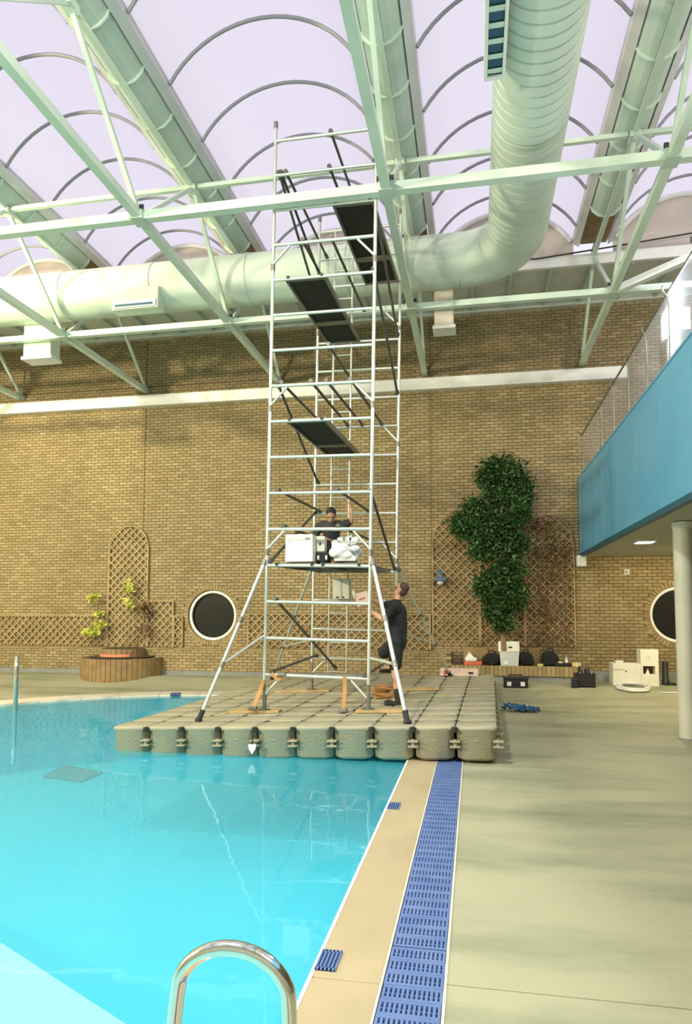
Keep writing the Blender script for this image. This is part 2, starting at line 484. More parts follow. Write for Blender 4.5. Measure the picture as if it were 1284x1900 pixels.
# round windows
for i, (hx, hz, hr) in enumerate(HOLES):
    wr = empty('window_%d' % (i + 1), (hx, YW + .15, hz - hr), kind='structure')
    b = MB(); n = 48
    b.tube([(hx + math.cos(2 * PI * k / n) * (hr - .045), YW + .08, hz + math.sin(2 * PI * k / n) * (hr - .045)) for k in range(n)], 0.05, 10, closed=True)
    b.build('window_frame', WHITE, wr, smooth=True)
    b = MB(); b.add([(hx + math.cos(2 * PI * k / n) * hr, YW + .16, hz + math.sin(2 * PI * k / n) * hr) for k in range(n)], [tuple(range(n))])
    b.build('pane', DARKGL, wr)

# white wall beam
tag(MB().box(XL, 4.06, YW - .22, YW - .012, 7.98, 8.30).build('trim_1', WHITE), kind='structure')

# shell
tag(MB().box(XL - .2, XL, YB, YW + .3, -.3, 11.5).build('wall_left', CREAM), kind='structure')
tag(MB().box(XR, XR + .2, YB, YW + .3, -.3, 11.5).build('wall_right', CREAM), kind='structure')
tag(MB().box(XL, XR, YB - .2, YB, -.3, 11.5).build('wall_front', CREAM), kind='structure')

XK = 1.0
YU = YW
YW = YU * .9; XLU, XRU = XL, XR; XL, XR = XL * .9, XR * .9
YR0, YR1, ZR = 14.9, 15.9, 0.18     # the deck ramps up a little before the wall


# ---- pool, deck, coping
WL = -0.035
PX = -0.81
FAR = [(PX, 14.55), (-3.4, 14.42), (-5.0, 14.24), (-5.9, 14.06), (-6.7, 13.85), (-7.4, 13.45), (-8.0, 12.97), (-8.6, 12.42), (-9.05, 11.75), (-9.6, 10.8), (-10.3, 9.3), (-11.2, 7.0), (-12.2, 3.5), (-12.6, -1.0), (-12.6, -4.0)]
floor = empty('floor', (0, 0, 0), kind='structure')


def off_line(pts, d):
    out = []
    for i, p in enumerate(pts):
        a = Vector(pts[max(i - 1, 0)]); c = Vector(pts[min(i + 1, len(pts) - 1)]); t = (c - a).normalized()
        nrm = Vector((t.y, -t.x)); out.append((p[0] + nrm.x * d, p[1] + nrm.y * d))
    return out


COPW = 0.62
OUT = off_line(FAR, COPW)
OUT[0] = (PX + .0, OUT[0][1])
# deck right of the gutter, in slabs with recessed joints
XG = -0.155
ys = [-6, 3.46, 8.2, 12.9, YR0]
for i in range(len(ys) - 1):
    MB().bbox(XG, XR, ys[i] + .004, ys[i + 1] - .004, -.3, 0, .004).build('deck_slab', DECK, floor)
MB().box(XG, XR, -6, YW, -.32, -.025).build('deck_bedding', MORTAR, floor)
MB().prism([(YR0 + .004, -.02), (YR0 + .004, 0), (YR1, ZR), (YW, ZR), (YW, -.02)], 'x', XL, XR).build('deck_ramp', DECK, floor)
# far and left deck
b = MB()
n = len(OUT)
top = [(x, y, 0) for x, y in OUT]
out2 = []
for i, (x, y) in enumerate(OUT):
    out2.append((x, YR0 + .004, 0) if i < 8 else (XL, y, 0))
out2[7] = (XL, YR0 + .004, 0)
b.add(top + out2, [(i, i + n, i + 1 + n, i + 1) for i in range(n - 1)])
b.add([(XG, 14.6, 0), (XG, YR0, 0), (OUT[0][0], YR0, 0), (OUT[0][0], OUT[0][1], 0)], [(0, 1, 2, 3)])
b.add([(XL, -4, 0), (XL, -6, 0), (XG, -6, 0), (XG, -4, 0)], [(0, 1, 2, 3)])
b.build('far_deck', DECK, floor)
# far coping: stones with joints along the curved edge
cnt = 0
for i in range(len(FAR) - 1):
    a0, a1, o0, o1 = map(Vector, (FAR[i], FAR[i + 1], OUT[i], OUT[i + 1]))
    L = (a1 - a0).length; k = max(1, round(L / 0.75))
    for j in range(k):
        t0 = (j + .006) / k; t1 = (j + .994) / k
        P = [a0.lerp(a1, t0), a0.lerp(a1, t1), o0.lerp(o1, t1), o0.lerp(o1, t0)]
        b = MB(); b.prism([tuple(p) for p in P], 'z', -.09, .004); b.build('coping_stone', COPEL, floor)
# near coping: sand strip between pool and gutter
cy_ = -4.0
while cy_ < 14.5:
    MB().bbox(PX, -.47, cy_ + .003, cy_ + 1.85 - .003, -.12, .003, .006).build('coping_stone', COPE, floor); cy_ += 1.85
MB().box(PX - .016, PX + .003, -4, 14.5, -.05, .006).build('coping_edge_line', POOLW, floor)
MB().box(-.47, -.458, -4, 14.8, -.1, .005).box(-.165, XG + .004, -4, 14.8, -.1, .006).build('gutter_edge', COPEL, floor)
MB().box(-.46, -.16, -4, 14.8, -.2, -.06).build('gutter_bed', NAVY, floor)
# pool basin
bs = MB()
poly = [(PX, -4.0)] + FAR
n = len(poly)
bs.add([(x, y, -.04) for x, y in poly] + [(x, y, -1.35) for x, y in poly], [(i, (i + 1) % n, (i + 1) % n + n, i + n) for i in range(n)])
bs.build('pool_wall', POOLWALL, floor)
MB().add([(x, y, -1.35) for x, y in poly], [tuple(range(n))]).build('pool_bottom', POOL, floor)
MB().prism([(PX, 2.83), (-1.74, 3.28), (-2.25, 3.55), (-2.91, 3.90), (-4.2, 4.5), (-7, 5.6), (-12.2, 6.2), (-12.4, -4), (PX, -4)], 'z', -1.35, -.25).build('pool_ledge', SHALLOW, floor)
DR = [(-8.07, 11.86), (-7.14, 11.63), (-7.13, 12.36), (-8.2, 12.76)]
dr = empty('pool_drain', (-7.6, 12.1, -1.35), 'dark grey diamond shaped drain grating on the pool bottom', 'drain')
MB().prism(DR, 'z', -1.35, -1.32).build('frame', GREYD, dr)
b = MB()
for k in range(9):
    t = (k + .5) / 9
    p = Vector((*Vector(DR[0]).lerp(Vector(DR[3]), t), -1.31)); q = Vector((*Vector(DR[1]).lerp(Vector(DR[2]), t), -1.31)); b.bar(p, q, .04, .02)
b.build('bars', SKIRT, dr)
wt = MB(); wt.add([(x, y, WL) for x, y in poly], [tuple(range(n))])
tag(wt.build('water', WATER), kind='structure')

# ---- blue gutter grating: rows of slotted bars
gg = empty('gutter_grating', (-.31, 3, 0), 'long blue slotted plastic grating running beside the sand coping', 'grating')
ROW = 0.125
q = MB()
q.box(-.452, -.168, 0, .022, -.02, .004).box(-.452, -.168, ROW - .024, ROW - .002, -.02, .004)
for k in range(13):
    xx = -.452 + (.284 - .013) * k / 12
    q.box(xx, xx + .013, .02, ROW - .02, -.02, .003)
q.box(-.452, -.168, .059, .066, -.02, -.001)
q0 = q.build('grating_row', BLUEG, gg)
gb = q0.location.copy(); yy = 1.4; q0.location = gb + Vector((0, yy, 0)); yy += ROW; k = 0
while yy < 9.4:
    k += 1
    if k in (19, 44): yy += .012
    copy_part(q0, gg, gb + Vector(((R_.random() - .5) * .003, yy, (R_.random() - .5) * .002))); yy += ROW
# small blue overflow grilles set in the coping
for (x, y, sx, sy, lb) in ((-.757, 3.56, .10, .20, 'small blue slotted grille in the sand coping, nearest to the handrail'),
                           (-.752, 6.41, .10, .20, 'small blue grille in the coping just before the pontoon'),
                           (-6.42, 14.05, .20, .34, 'small blue grille in the far pale pool edge left of the pontoon')):
    e = empty('coping_grille', (x, y, 0), lb, 'grille', 'blue grilles in the pool edge')
    rz = 0 if y < 10 else 0.35
    b = MB()
    def T(u, v): return (x + u * math.cos(rz) - v * math.sin(rz), y + u * math.sin(rz) + v * math.cos(rz))
    b.prism([T(-sx / 2, -sy / 2), T(sx / 2, -sy / 2), T(sx / 2, sy / 2), T(-sx / 2, sy / 2)], 'z', -.02, .006); b.build('plate', NAVY, e)
    b = MB()
    for s in (-1, 1):
        b.bar((*T(-sx / 2, s * sy * .45), .009), (*T(sx / 2, s * sy * .45), .009), sy * .1, .008)
    for k in range(6):
        u = -sx / 2 + sx * k / 5
        b.bar((*T(u, -sy / 2), .009), (*T(u, sy / 2), .009), sx * .08, .008)
    b.build('slat_frame', BLUEG, e)

XK = .9; YW = YU; XL, XR = XLU, XRU
# ---- ledge along the wall, skirting, planters
led = empty('trim_2', (-8, 18.3, 0), kind='structure')
MB().box(XL, -.62, 18.3, YW, .12, .70).build('ledge_core', MORTAR, led)
MB().box(XL, -.62, 18.285, YW - .01, 0, .12).build('ledge_skirting', SKIRT, led)
bk = MB()
for r_ in range(7):
    x = -15.6 - (.12 if r_ % 2 else 0)
    while x < -.75:
        v, f = brick_v(x, .125 + r_ * .083, .014); bk.add([(a, bq - YW + 18.3, c) for a, bq, c in v], f); x += BL
bk.build('brickwork', BRICK, led, kind='stuff')
x = -15.6
while x < -.7:
    MB().bbox(x, min(x + .44, -.62), 18.27, YW - .01, .70, .735, .006).build('coping_brick', BRICK, led); x += .445
bench = empty('trim_3', (1, 18.3, 0), kind='structure')
MB().box(-.62, 2.68, 18.32, YW - .01, 0, .14).build('bench_skirting', SKIRT, bench)
x = -.62
while x < 2.6:
    MB().bbox(x + .004, x + .106, 18.27, YW - .3, .14, .40, .006).build('soldier_brick', BRICK, bench); x += .11
MB().box(-.62, 2.68, 18.29, YW - .01, .13, .395).build('bench_core', MORTAR, bench)
MB().box(2.70, XR, YW - .05, YW - .012, 0, .26).build('wall_skirting', SKIRT, bench)

# planter boxes behind the bench
pb = empty('wall_planter', (1.0, 18.7, .4), 'low brown timber planter box on the brick bench under the tree', 'planter')
for i in range(3):
    MB().bbox(-.3 + i * .66, .34 + i * .66, 18.56, 18.60, .40, .86, .006).build('board', TUBW, pb)
MB().box(-.3, 1.66, 18.60, YW - .03, .40, .80).build('soil', SOIL, pb)

# round brick tub on the left
tub = empty('round_planter', (-9.9, 18.1, 0), 'round two tiered brick planter standing below the arched trellis', 'planter')
n = 34
for i, (r, z0, z1, cyy) in enumerate(((1.14, -.16, .50, 18.12), (.62, .50, .74, 18.12))):
    b = MB(); b.lathe([(0, z0), (r - .03, z0), (r - .03, z1 - .02), (0, z1 - .02)], (-9.9, cyy, 0), 40); b.build('tub_core', MORTAR, tub)
    k = int(2 * PI * r / .14); 
    for j in range(k):
        a0 = 2 * PI * (j + .05) / k; a1 = 2 * PI * (j + .95) / k; am = (a0 + a1) / 2
        if math.sin(am) > .25: continue
        P = [(-9.9 + rr * math.cos(a), cyy + rr * math.sin(a)) for rr, a in ((r - .05, a0), (r, a0), (r, a1), (r - .05, a1))]
        MB().prism(P, 'z', z0, z1 + R_.uniform(-.004, .004)).build('soldier_brick', TUBW, tub)
b = MB(); b.lathe([(.90, .505), (.90, .53), (.64, .53)], (-9.9, 18.12, 0), 40); b.build('soil', SOIL, tub)
b = MB(); b.lathe([(.628, .515), (.645, .515), (.645, .60), (.628, .60)], (-9.9, 18.12, 0), 30, a0=PI * 1.02, a1=PI * 1.74); b.build('red_band', REDP, tub, label='salmon red painted band')
b = MB(); b.lathe([(.57, .73), (.57, .75), (0, .75)], (-9.9, 18.12, 0), 30); b.build('upper_soil', SOIL, tub)

# ------------------------------------------------------------------ roof
HW = 0.47                      # half width of a valley gutter
ZS, RISE = 10.80, 0.95
names = {-3: 'leftmost', -2: 'second from the left', -1: 'third from the left', 0: 'fourth from the left', 1: 'right of the big duct', 2: 'out beyond the blue gallery'}
roof = empty('ceiling', (0, 5, ZS), kind='structure')
YS = []
y = YEND
YS.append(y)
y = NY[1] + SY / 3
while y > YB: YS.append(y); y -= SY / 3
YS.append(YB)
for iv in range(-4, 3):
    xa, xb = X0 + SX * iv + HW, X0 + SX * (iv + 1) - HW
    hw = (xb - xa) / 2; xc = (xa + xb) / 2; Rr = (hw * hw + RISE * RISE) / (2 * RISE); zc = ZS + RISE - Rr; am = math.asin(hw / Rr)
    def arc(n, dr=0): return [(xc + (Rr + dr) * math.sin(-am + 2 * am * k / n), zc + (Rr + dr) * math.cos(-am + 2 * am * k / n)) for k in range(n + 1)]
    A = arc(20)
    for j in range(len(YS) - 1):
        if iv in (-4, 2) and YS[j] < 3: continue
        y1, y0 = YS[j] - .01, YS[j + 1] + .01
        b = MB(); m_ = len(A)
        b.add([(x, y0, z) for x, z in A] + [(x, y1, z) for x, z in A], [(k, k + 1, k + 1 + m_, k + m_) for k in range(m_ - 1)])
        b.build('glazing_panel', PANE, roof, smooth=True)
    if iv in (-4, 2):
        b = MB(); b.box(xa, xb, YB, 3.5, ZS + .5, ZS + .6); b.build('roof_deck', WHITE, roof)
    for j, yy in enumerate(YS[:-1]):
        b = MB(); b.tube([(x, yy, z) for x, z in arc(18, -.03)], .032, 6)
        b.build('glazing_rib', RIBM, roof, smooth=True)
    # end wall of the vault
    b = MB(); P = [(xa, 10.25), (xb, 10.25)] + [(x, z) for x, z in reversed(arc(18, .02))]
    b.prism(P, 'y', YEND, YEND + .06); b.build('vault_end_board', BEIGE, roof)
    b = MB(); b.tube([(x, YEND - .03, z) for x, z in arc(18, -.07)], .055, 6); b.build('vault_end_rim', WHITE, roof, smooth=True)
# soffit between the vaults' ends and the wall
MB().box(XL, XR, YEND, YW + .3, 10.25, 10.33).build('soffit_panel', SOFF, roof)
x = XL + .4
while x < XR:
    MB().box(x, x + .07, YEND + .05, YW, 10.13, 10.25).build('soffit_joist', MINTD, roof); x += .95
MB().box(XL, XR, YEND - .1, YEND, 10.14, 10.40).build('soffit_edge_board', WHITE, roof)
MB().box(XL, XR, YW - .16, YW - .02, 10.10, 10.25).build('wall_plate', SOFF, roof)
MB().box(XL, X0 - SX * 3.9, YB, YEND, ZS + .2, ZS + .3).build('roof_deck', WHITE, roof)
MB().box(X0 + SX * 2.9, XR, YB, YEND, ZS + .2, ZS + .3).build('roof_deck', WHITE, roof)
# cable under the tympanum on the right
b = MB(); b.tube([(-.2, YEND - .15, 10.42), (1.6, YEND - .15, 10.36), (3.2, YEND - .15, 10.48), (6, YEND - .15, 10.72)], .018, 6)
tag(b.build('roof_cable', BLACK), 'thin dark cable strung under the vault ends beyond the duct bend', 'cable')

# trusses with their valley gutters
for iv in range(-3, 3):
    X = X0 + SX * iv
    g = empty('valley_gutter', (X, YEND, 10.3), 'pale green gutter beam between two roof vaults, %s' % names[iv], 'gutter', 'valley gutters of the roof')
    yg = 15.1                                   # trough stops short of the vault end
    for s in (-1, 1):
        b = MB(); b.prism([(X + s * .05, 10.40), (X + s * .16, 10.46), (X + s * .27, 10.57), (X + s * .33, 10.72), (X + s * .31, 10.73), (X + s * .25, 10.60), (X + s * .15, 10.50), (X + s * .05, 10.44)], 'y', YB, yg)
        b.build('trough_half', MINTD, g)
        b = MB(); b.prism([(X + s * .33, 10.64), (X + s * HW, 10.72), (X + s * (HW + .01), 10.86), (X + s * .33, 10.9)], 'y', YB, YEND); b.build('flank_board', LILAC, g)
    b = MB(); b.box(X - .05, X + .05, YB, YEND, 10.432, 10.52); b.build('seam_strip', STEEL, g)
    b = MB(); b.box(X - .30, X + .30, yg, YEND, 10.70, 10.78); b.build('end_board', TUBW, g)
    b = MB(); yy = yg - .02
    while yy > 0:
        for s in (-1, 1):
            b = MB(); b.prism([(X, 10.37), (X + s * .17, 10.41), (X + s * .30, 10.53), (X + s * .36, 10.74), (X + s * .32, 10.74), (X + s * .15, 10.47), (X, 10.41)], 'y', yy - .012, yy + .012)
            b.build('bracket', MINT, g)
        yy -= SY / 4
    t = empty('roof_truss', (X, YW, ZB), 'pale green steel roof truss running towards the brick wall, %s' % names[iv], 'truss', 'roof trusses')
    b = MB(); b.bar((X, YB, ZB), (X, YW - .02, ZB), .14, .14); b.build('bottom_chord', MINT, t)
    b = MB(); b.bar((X, YB, ZT - .04), (X, YEND, ZT - .04), .09, .09); b.build('top_chord', MINT, t)
    for k in range(4):
        for a, c in (((X, NY[k], ZB), (X, TY[k], ZT - .04)), ((X, TY[k], ZT - .04), (X, NY[k + 1], ZB))):
            b = MB(); b.bar(a, c, .075, .075); b.build('strut', MINT, t)
        if k:
            b = MB(); b.box(X - .11, X + .11, NY[k] - .14, NY[k] + .14, ZB - .09, ZB + .085)
            gp = b.build('node_plate', MINTD, t)
            b = MB()
            for s in (-1, 1):
                b.box(X + s * .10 - .035, X + s * .10 + .035, NY[k] - .155, NY[k] - .12, ZB + .06, ZB + .13)
            b.build('node_bolt', BLACK, gp)
        b = MB(); b.box(X - .09, X + .09, TY[k] - .12, TY[k] + .12, ZT - .15, ZT - .03); b.build('top_node', MINT, t)
for nm, z_, yy_, hh, lb in (('bottom', ZB, NY[1], .13, 'lower white cross tie nearest the brick wall under the duct'), ('bottom', ZB, NY[2], .15, 'thick pale green cross tie passing in front of the tower top'),
                            ('top', ZT - .04, TY[1], .085, 'upper cross tie under the gutters behind the tower top'), ('top', ZT - .04, TY[0], .085, 'upper cross tie along the ends of the roof vaults')):
    t = empty('cross_tie', (X0, yy_, z_), lb, 'tie beam', 'cross ties of the roof')
    for iv in range(-4, 3):
        xa, xb = X0 + SX * iv + .11, X0 + SX * (iv + 1) - .11
        b = MB(); b.bar((xa, yy_, z_), (xb, yy_, z_), hh, hh); b.build('tie_length', MINT, t)
b = MB(); b.bar((X0 + SX + .1, NY[1] - .1, ZB), (X0 + 2 * SX, NY[2], ZB), .14, .14)
tag(b.build('wind_brace', WHITE), 'white diagonal steel brace above the blue gallery', 'brace')

# ---- ducts
def ridged(mb, x, z, y0, y1, r, pitch, depth, n=32):
    """lock-seam duct: flat bands with narrow recessed seams"""
    k = max(1, round(abs(y0 - y1) / pitch)); p = (y1 - y0) / k; pts, rs = [], []
    for i in range(k):
        for t, d in ((0.0, 0), (.80, 0), (.84, depth), (.96, depth)):
            pts.append((x, y0 + p * (i + t), z)); rs.append(r - d)
    pts.append((x, y1, z)); rs.append(r)
    return mb.tube(pts, rs, n)


DZ, DR_, DX = 9.45, 0.57, 0.93
DY = NY[1]
du = empty('air_duct', (DX, DY, DZ), 'huge pale green round air duct bending from the wall side towards the viewer', 'duct')
xx = XL
ER = 1.15
segs = [XL, -14.2, -11.9, -9.6, -7.3, -5.0, -2.7, DX - ER]
for i in range(len(segs) - 1):
    b = MB(); b.tube([(segs[i] + .01, DY, DZ), (segs[i + 1] - .01, DY, DZ)], DR_, 32); b.build('duct_section', DUCT, du, smooth=True)
    if i:
        b = MB(); b.tube([(segs[i] - .03, DY, DZ), (segs[i] + .03, DY, DZ)], DR_ + .015, 32); b.build('duct_collar', DUCT, du, smooth=True)
b = MB(); c = Vector((DX - ER, DY - ER, DZ))
for k in range(6):
    b = MB(); b.tube([c + Vector((math.sin(a), math.cos(a), 0)) * ER for a in [PI / 2 * (k + j / 4) / 6 for j in range(5)]], DR_ + .004 * (k % 2), 32)
    b.build('elbow_segment', DUCT, du, smooth=True)
y0 = DY - ER; k = 0
while y0 > -4:
    y1 = y0 - 3.2
    b = MB(); ridged(b, DX, DZ, y0, y1 + .01, DR_ + .012, .20, .022); b.build('spiral_duct_section', DUCT, du, smooth=True, sharp=20)
    y0 = y1
# diffusers: top-level boxes fixed on the ducts
d = empty('duct_diffuser', (.32, 7.4, 9.0), 'long louvred air grille box on the left side of the big duct', 'air vent')
MB().box(.20, .47, 2.6, 8.75, 8.88, 9.30).build('diffuser_box', DUCT, d)
MB().box(.20, .245, 2.55, 8.8, 8.84, 8.88).box(.435, .475, 2.55, 8.8, 8.84, 8.88).box(.245, .435, 8.74, 8.8, 8.84, 8.88).build('vent_frame', WHITE, d)
MB().box(.245, .435, 2.6, 8.74, 8.872, 8.879).build('dark_opening', BLUED, d)
for k in range(26):
    yy = 8.66 - k * .235
    MB().obox((.34, yy, 8.862), (.092, 0, 0), (0, .045, .012), (0, -.002, .006)).build('louvre', MINT, d)
d = empty('duct_diffuser', (-7.6, 14.1, 8.7), 'wide white air outlet box with a dark slot on the left of the long duct', 'air vent')
MB().bbox(-8.15, -7.0, 14.0, 14.35, 8.72, 9.22, .02).build('diffuser_box', DUCT, d)
MB().box(-8.10, -7.05, 13.96, 14.0, 8.74, 8.90).build('vent_frame', WHITE, d)
MB().box(-8.04, -7.11, 13.95, 13.965, 8.77, 8.82).build('slot', BLUED, d)
for nm, x0, x1, lb in ((1, -.80, -.38, 'beige box hanging under the duct right of the tower'), (2, -10.95, -10.2, 'pale box hanging under the duct at the far left')):
    d = empty('duct_diffuser', ((x0 + x1) / 2, 14.6, 8.0), lb, 'air vent')
    MB().bbox(x0, x1, 14.75, 15.15, 8.10, 8.95, .02).build('diffuser_box', BEIGE if nm == 1 else DUCT, d)
    MB().bbox(x0 - .04, x1 + .04, 14.72, 15.18, 8.02, 8.10, .01).build('vent_frame', WHITE, d)

XK = 1.0; YW = YU * .9; XL, XR = XLU * .9, XRU * .9
# ------------------------------------------------------------------ gallery on the right
gal = empty('gallery', (2.4, 12, 3), 'blue panelled gallery front with glass balustrade over the right deck', 'balcony')
GX, GZ0, GZ1 = 2.475, 3.13, 4.97
yy = YW - .35; MB().bbox(GX, GX + .05, yy + .012, YW - .02, GZ0 + .05, GZ1, .002).build('panel', BLUEF, gal); PW = 1.4; k = 0
while yy > -2:
    MB().bbox(GX, GX + .05, yy - PW + .012, yy - .012, GZ0 + .05, GZ1, .002).build('panel', BLUEF, gal)
    yy -= PW; k += 1
MB().box(GX + .03, GX + .10, -2, YW - .05, GZ0 + .02, GZ1 - .01).build('panel_backing', BLUED, gal)
MB().box(GX - .01, GX + .09, -2, YW - .05, GZ0 - .03, GZ0 + .05).build('bottom_trim', BLUED, gal)
MB().box(GX - .01, GX + .12, -2, YW - .05, GZ1, GZ1 + .03).build('top_rail', BLUEF, gal)
MB().box(GX, GX + .5, YW - .06, YW - .02, GZ0, GZ1).build('end_panel', BLUEF, gal)
MB().box(GX + .10, XR, -2, YW - .012, GZ0 - .02, GZ0 + .06).build('soffit', SOFF2, gal)
MB().box(GX + .10, XR, -2, YW - .012, GZ0 + .06, GZ0 + .30).build('gallery_floor', SOFF2, gal)
for i in range(13):
    y1 = 16.40 - i * 1.2; y0 = y1 - 1.16
    MB().add([(GX + .05, y0, GZ1 + .06), (GX + .05, y1, GZ1 + .06), (GX + .05, y1, GZ1 + .98), (GX + .05, y0, GZ1 + .98)], [(0, 1, 2, 3)]).build('glass_pane', GLASS, gal)
    b = MB(); yp = y1 + .02
    b.tube([(GX + .05, yp, GZ1), (GX + .05, yp, GZ1 + .80), (GX + .03, yp, GZ1 + .92), (GX - .03, yp - .02, GZ1 + 1.0), (GX - .05, yp - .1, GZ1 + 1.02)], .014, 8)
    b.build('balustrade_post', STEEL, gal, smooth=True)
MB().tube([(GX + .052, YW - .4, GZ1 + .99), (GX + .052, -1, GZ1 + .99)], .018, 8).build('hand_rail', STEEL, gal, smooth=True)

colm = empty('round_column', (2.97, 10.55, 0), 'round pale concrete column carrying the blue gallery at the right edge', 'column')
MB().lathe([(.125, 0), (.125, GZ0 - .12)], (2.97, 10.55, 0), 28).build('shaft', COLM, colm, smooth=True)
MB().lathe([(0, GZ0 - .12), (.135, GZ0 - .12), (.135, GZ0 - .03), (0, GZ0 - .03)], (2.97, 10.55, 0), 28).build('cap', WHITE, colm, smooth=True)
MB().lathe([(.15, 0), (.15, .015), (.12, .02)], (2.97, 10.55, 0), 28).build('base_ring', SKIRT, colm, smooth=True)

LITE = emit('lit_diffuser', (1.0, 0.92, 0.72), 6)
cl = empty('ceiling_light', (3.08, 13.3, GZ0 - .02), 'small bright square light recessed under the gallery', 'light')
MB().box(2.93, 3.27, 13.12, 13.50, GZ0 - .05, GZ0 - .02).build('frame', WHITE, cl)
MB().box(2.96, 3.24, 13.15, 13.47, GZ0 - .058, GZ0 - .05).build('lamp_panel', LITE, cl)
lamp('ceiling_and_fill_lamp', 'AREA', (3.1, 13.3, GZ0 - .08), 60, (1.0, .86, .58), (3.1, 13.3, 0), .3)
lamp('ceiling_and_fill_lamp', 'AREA', (5.4, 14.4, GZ0 - .08), 120, (1.0, .86, .52), (4.6, 16.8, 1.0), .3)  # second lamp without fixture, added to brighten the wall under the gallery
# floodlight glaring on the gallery
FLO = emit('flood_glass', (0.85, 0.92, 1.0), 30)
lamp('gallery_fill', 'AREA', (4.6, 8.5, 8.6), 500, (.92, .94, 1.0), (6.5, 9.5, 6.0), .5)  # added unseen lamp that brightens the space behind the gallery glass
fl = empty('gallery_floodlight', (2.65, 9.45, 5.64), 'glaring white floodlight behind the gallery glass at the right edge', 'light')
MB().bbox(2.575, 2.80, 9.28, 9.58, 5.46, 5.76, .02).build('housing', SKIRT, fl)
MB().box(2.585, 2.79, 9.268, 9.28, 5.47, 5.75).build('lamp_glass', FLO, fl)
MB().box(2.565, 2.575, 9.29, 9.57, 5.47, 5.75).build('side_glass', FLO, fl)
MB().tube([(2.70, 9.43, 5.46), (2.70, 9.43, 3.43)], .025, 8).build('stand', STEEL, fl)
lamp('gallery_flood_lamp', 'AREA', (2.6875, 9.262, 5.61), 150, (.85, .93, 1.0), (-6, 3, 4), .2)

XK = .9; YW = YU; XL, XR = XLU, XRU
# box speaker under the gallery corner, blue lamp on the wall, little sensor
s = empty('wall_speaker', (2.77, 18.7, 3.0), 'small white box fixed to the brick wall under the gallery corner', 'speaker')
MB().bbox(2.66, 2.88, 18.55, YW - .012, 2.99, 3.28, .015).build('body', WHITE, s)
MB().bbox(2.68, 2.86, 18.535, 18.55, 3.01, 3.26, .004).build('front_grille', GREYL, s)
s = empty('wall_lantern', (-.92, 18.7, 2.6), 'blue grey wall lantern fixed beside the trellis near the tree', 'lantern')
MB().bbox(-1.0, -.84, 18.79, YW - .012, 2.62, 2.95, .01).build('back_plate', BLUED, s)
MB().bbox(-1.06, -.74, 18.52, 18.80, 2.62, 2.74, .02).build('hood', mat('slate_blue', (.07, .10, .17), .5), s)
MB().sphere((-.90, 18.64, 2.60), .10, .10, .09, 14).build('bulb_globe', GREYL, s, smooth=True)
s = empty('wall_sensor', (3.93, 18.84, 2.85), 'tiny beige sensor dome on the brick wall below the gallery', 'sensor')
MB().sphere((3.93, YW - .03, 2.85), .06, .05, .06, 12).build('dome', BEIGE, s, smooth=True)
MB().box(3.86, 4.0, YW - .03, YW - .012, 2.78, 2.92).build('plate', WHITE, s)


# ------------------------------------------------------------------ trellises
def trellis(name, label, x0, x1, z0, zfun, m, pitch=.165, y=18.80, holes=(), frame=True):
    t = empty(name, ((x0 + x1) / 2, y, z0), label, 'trellis')
    b = MB(); zmax = max(zfun(x0 + (x1 - x0) * k / 40) for k in range(41))
    for sgn in (1, -1):
        span = (x1 - x0) + (zmax - z0); k = int(span / (pitch * 1.414)) + 2
        for i in range(-1, k + 1):
            xs_ = x0 - (zmax - z0) * (sgn > 0) + i * pitch * 1.414
            run = None; L = (zmax - z0); N = max(8, int(L / .03))
            for j in range(N + 2):
                zz = z0 + L * j / N; xq = xs_ + sgn * (zz - z0)
                if sgn < 0: xq = x0 + i * pitch * 1.414 - (zz - z0)
                ok = j <= N and x0 <= xq <= x1 and zz <= zfun(xq) and all((xq - hx) ** 2 + (zz - hz) ** 2 > hr ** 2 for hx, hz, hr in holes)
                if ok:
                    if run is None: run = (xq, zz)
                    last = (xq, zz)
                elif run is not None:
                    if abs(last[1] - run[1]) > .05:
                        b.bar((run[0], y + sgn * .007, run[1]), (last[0], y + sgn * .007, last[1]), .034, .012, up=(0, 1, 0))
                    run = None
    b.build('lattice', m, t, kind='stuff')
    if frame:
        for xx in (x0, x1):
            MB().box(xx - .02, xx + .02, y - .02, y + .03, z0, zfun(xx)).build('side_post', m, t)
        pts = [(x0 + (x1 - x0) * k / 16, y, zfun(x0 + (x1 - x0) * k / 16)) for k in range(17)]
        MB().tube(pts, .022, 6).build('top_rail', m, t)
    return t


def flat(z): return lambda x: z
def arch(x0, x1, zs, zt): return lambda x: zs + (zt - zs) * math.sqrt(max(0, 1 - ((2 * x - x0 - x1) / (x1 - x0)) ** 2))


trellis('wall_trellis', 'low tan lattice trellis on the brick wall at the far left', -15.5, -10.85, .76, flat(1.66), LATT)
trellis('wall_trellis', 'tall narrow arch topped lattice trellis above the round planter', -10.8, -9.55, .76, arch(-10.8, -9.55, 3.75, 4.35), LATT)
trellis('wall_trellis', 'lattice trellis panel between the arched trellis and the left round window', -9.5, -8.72, .76, flat(2.1), LATT)
trellis('wall_trellis', 'low tan lattice trellis stretching behind the scaffold tower', -6.4, -1.2, .76, flat(1.72), LATT, frame=True)
trellis('wall_trellis', 'narrow lattice strip directly left of the left round window', -8.68, -8.42, .76, flat(1.66), LATT)
trellis('wall_trellis', 'arched brown lattice trellis left of the leafy tree', -1.12, .12, .88, arch(-1.12, .12, 3.7, 4.45), LATT2)
trellis('wall_trellis', 'brown lattice trellis directly behind the leafy tree', .16, 1.30, .88, flat(4.2), LATT2)
trellis('wall_trellis', 'arched brown lattice trellis with dry vines right of the leafy tree', 1.34, 2.60, .88, arch(1.34, 2.60, 3.6, 4.4), LATT2)


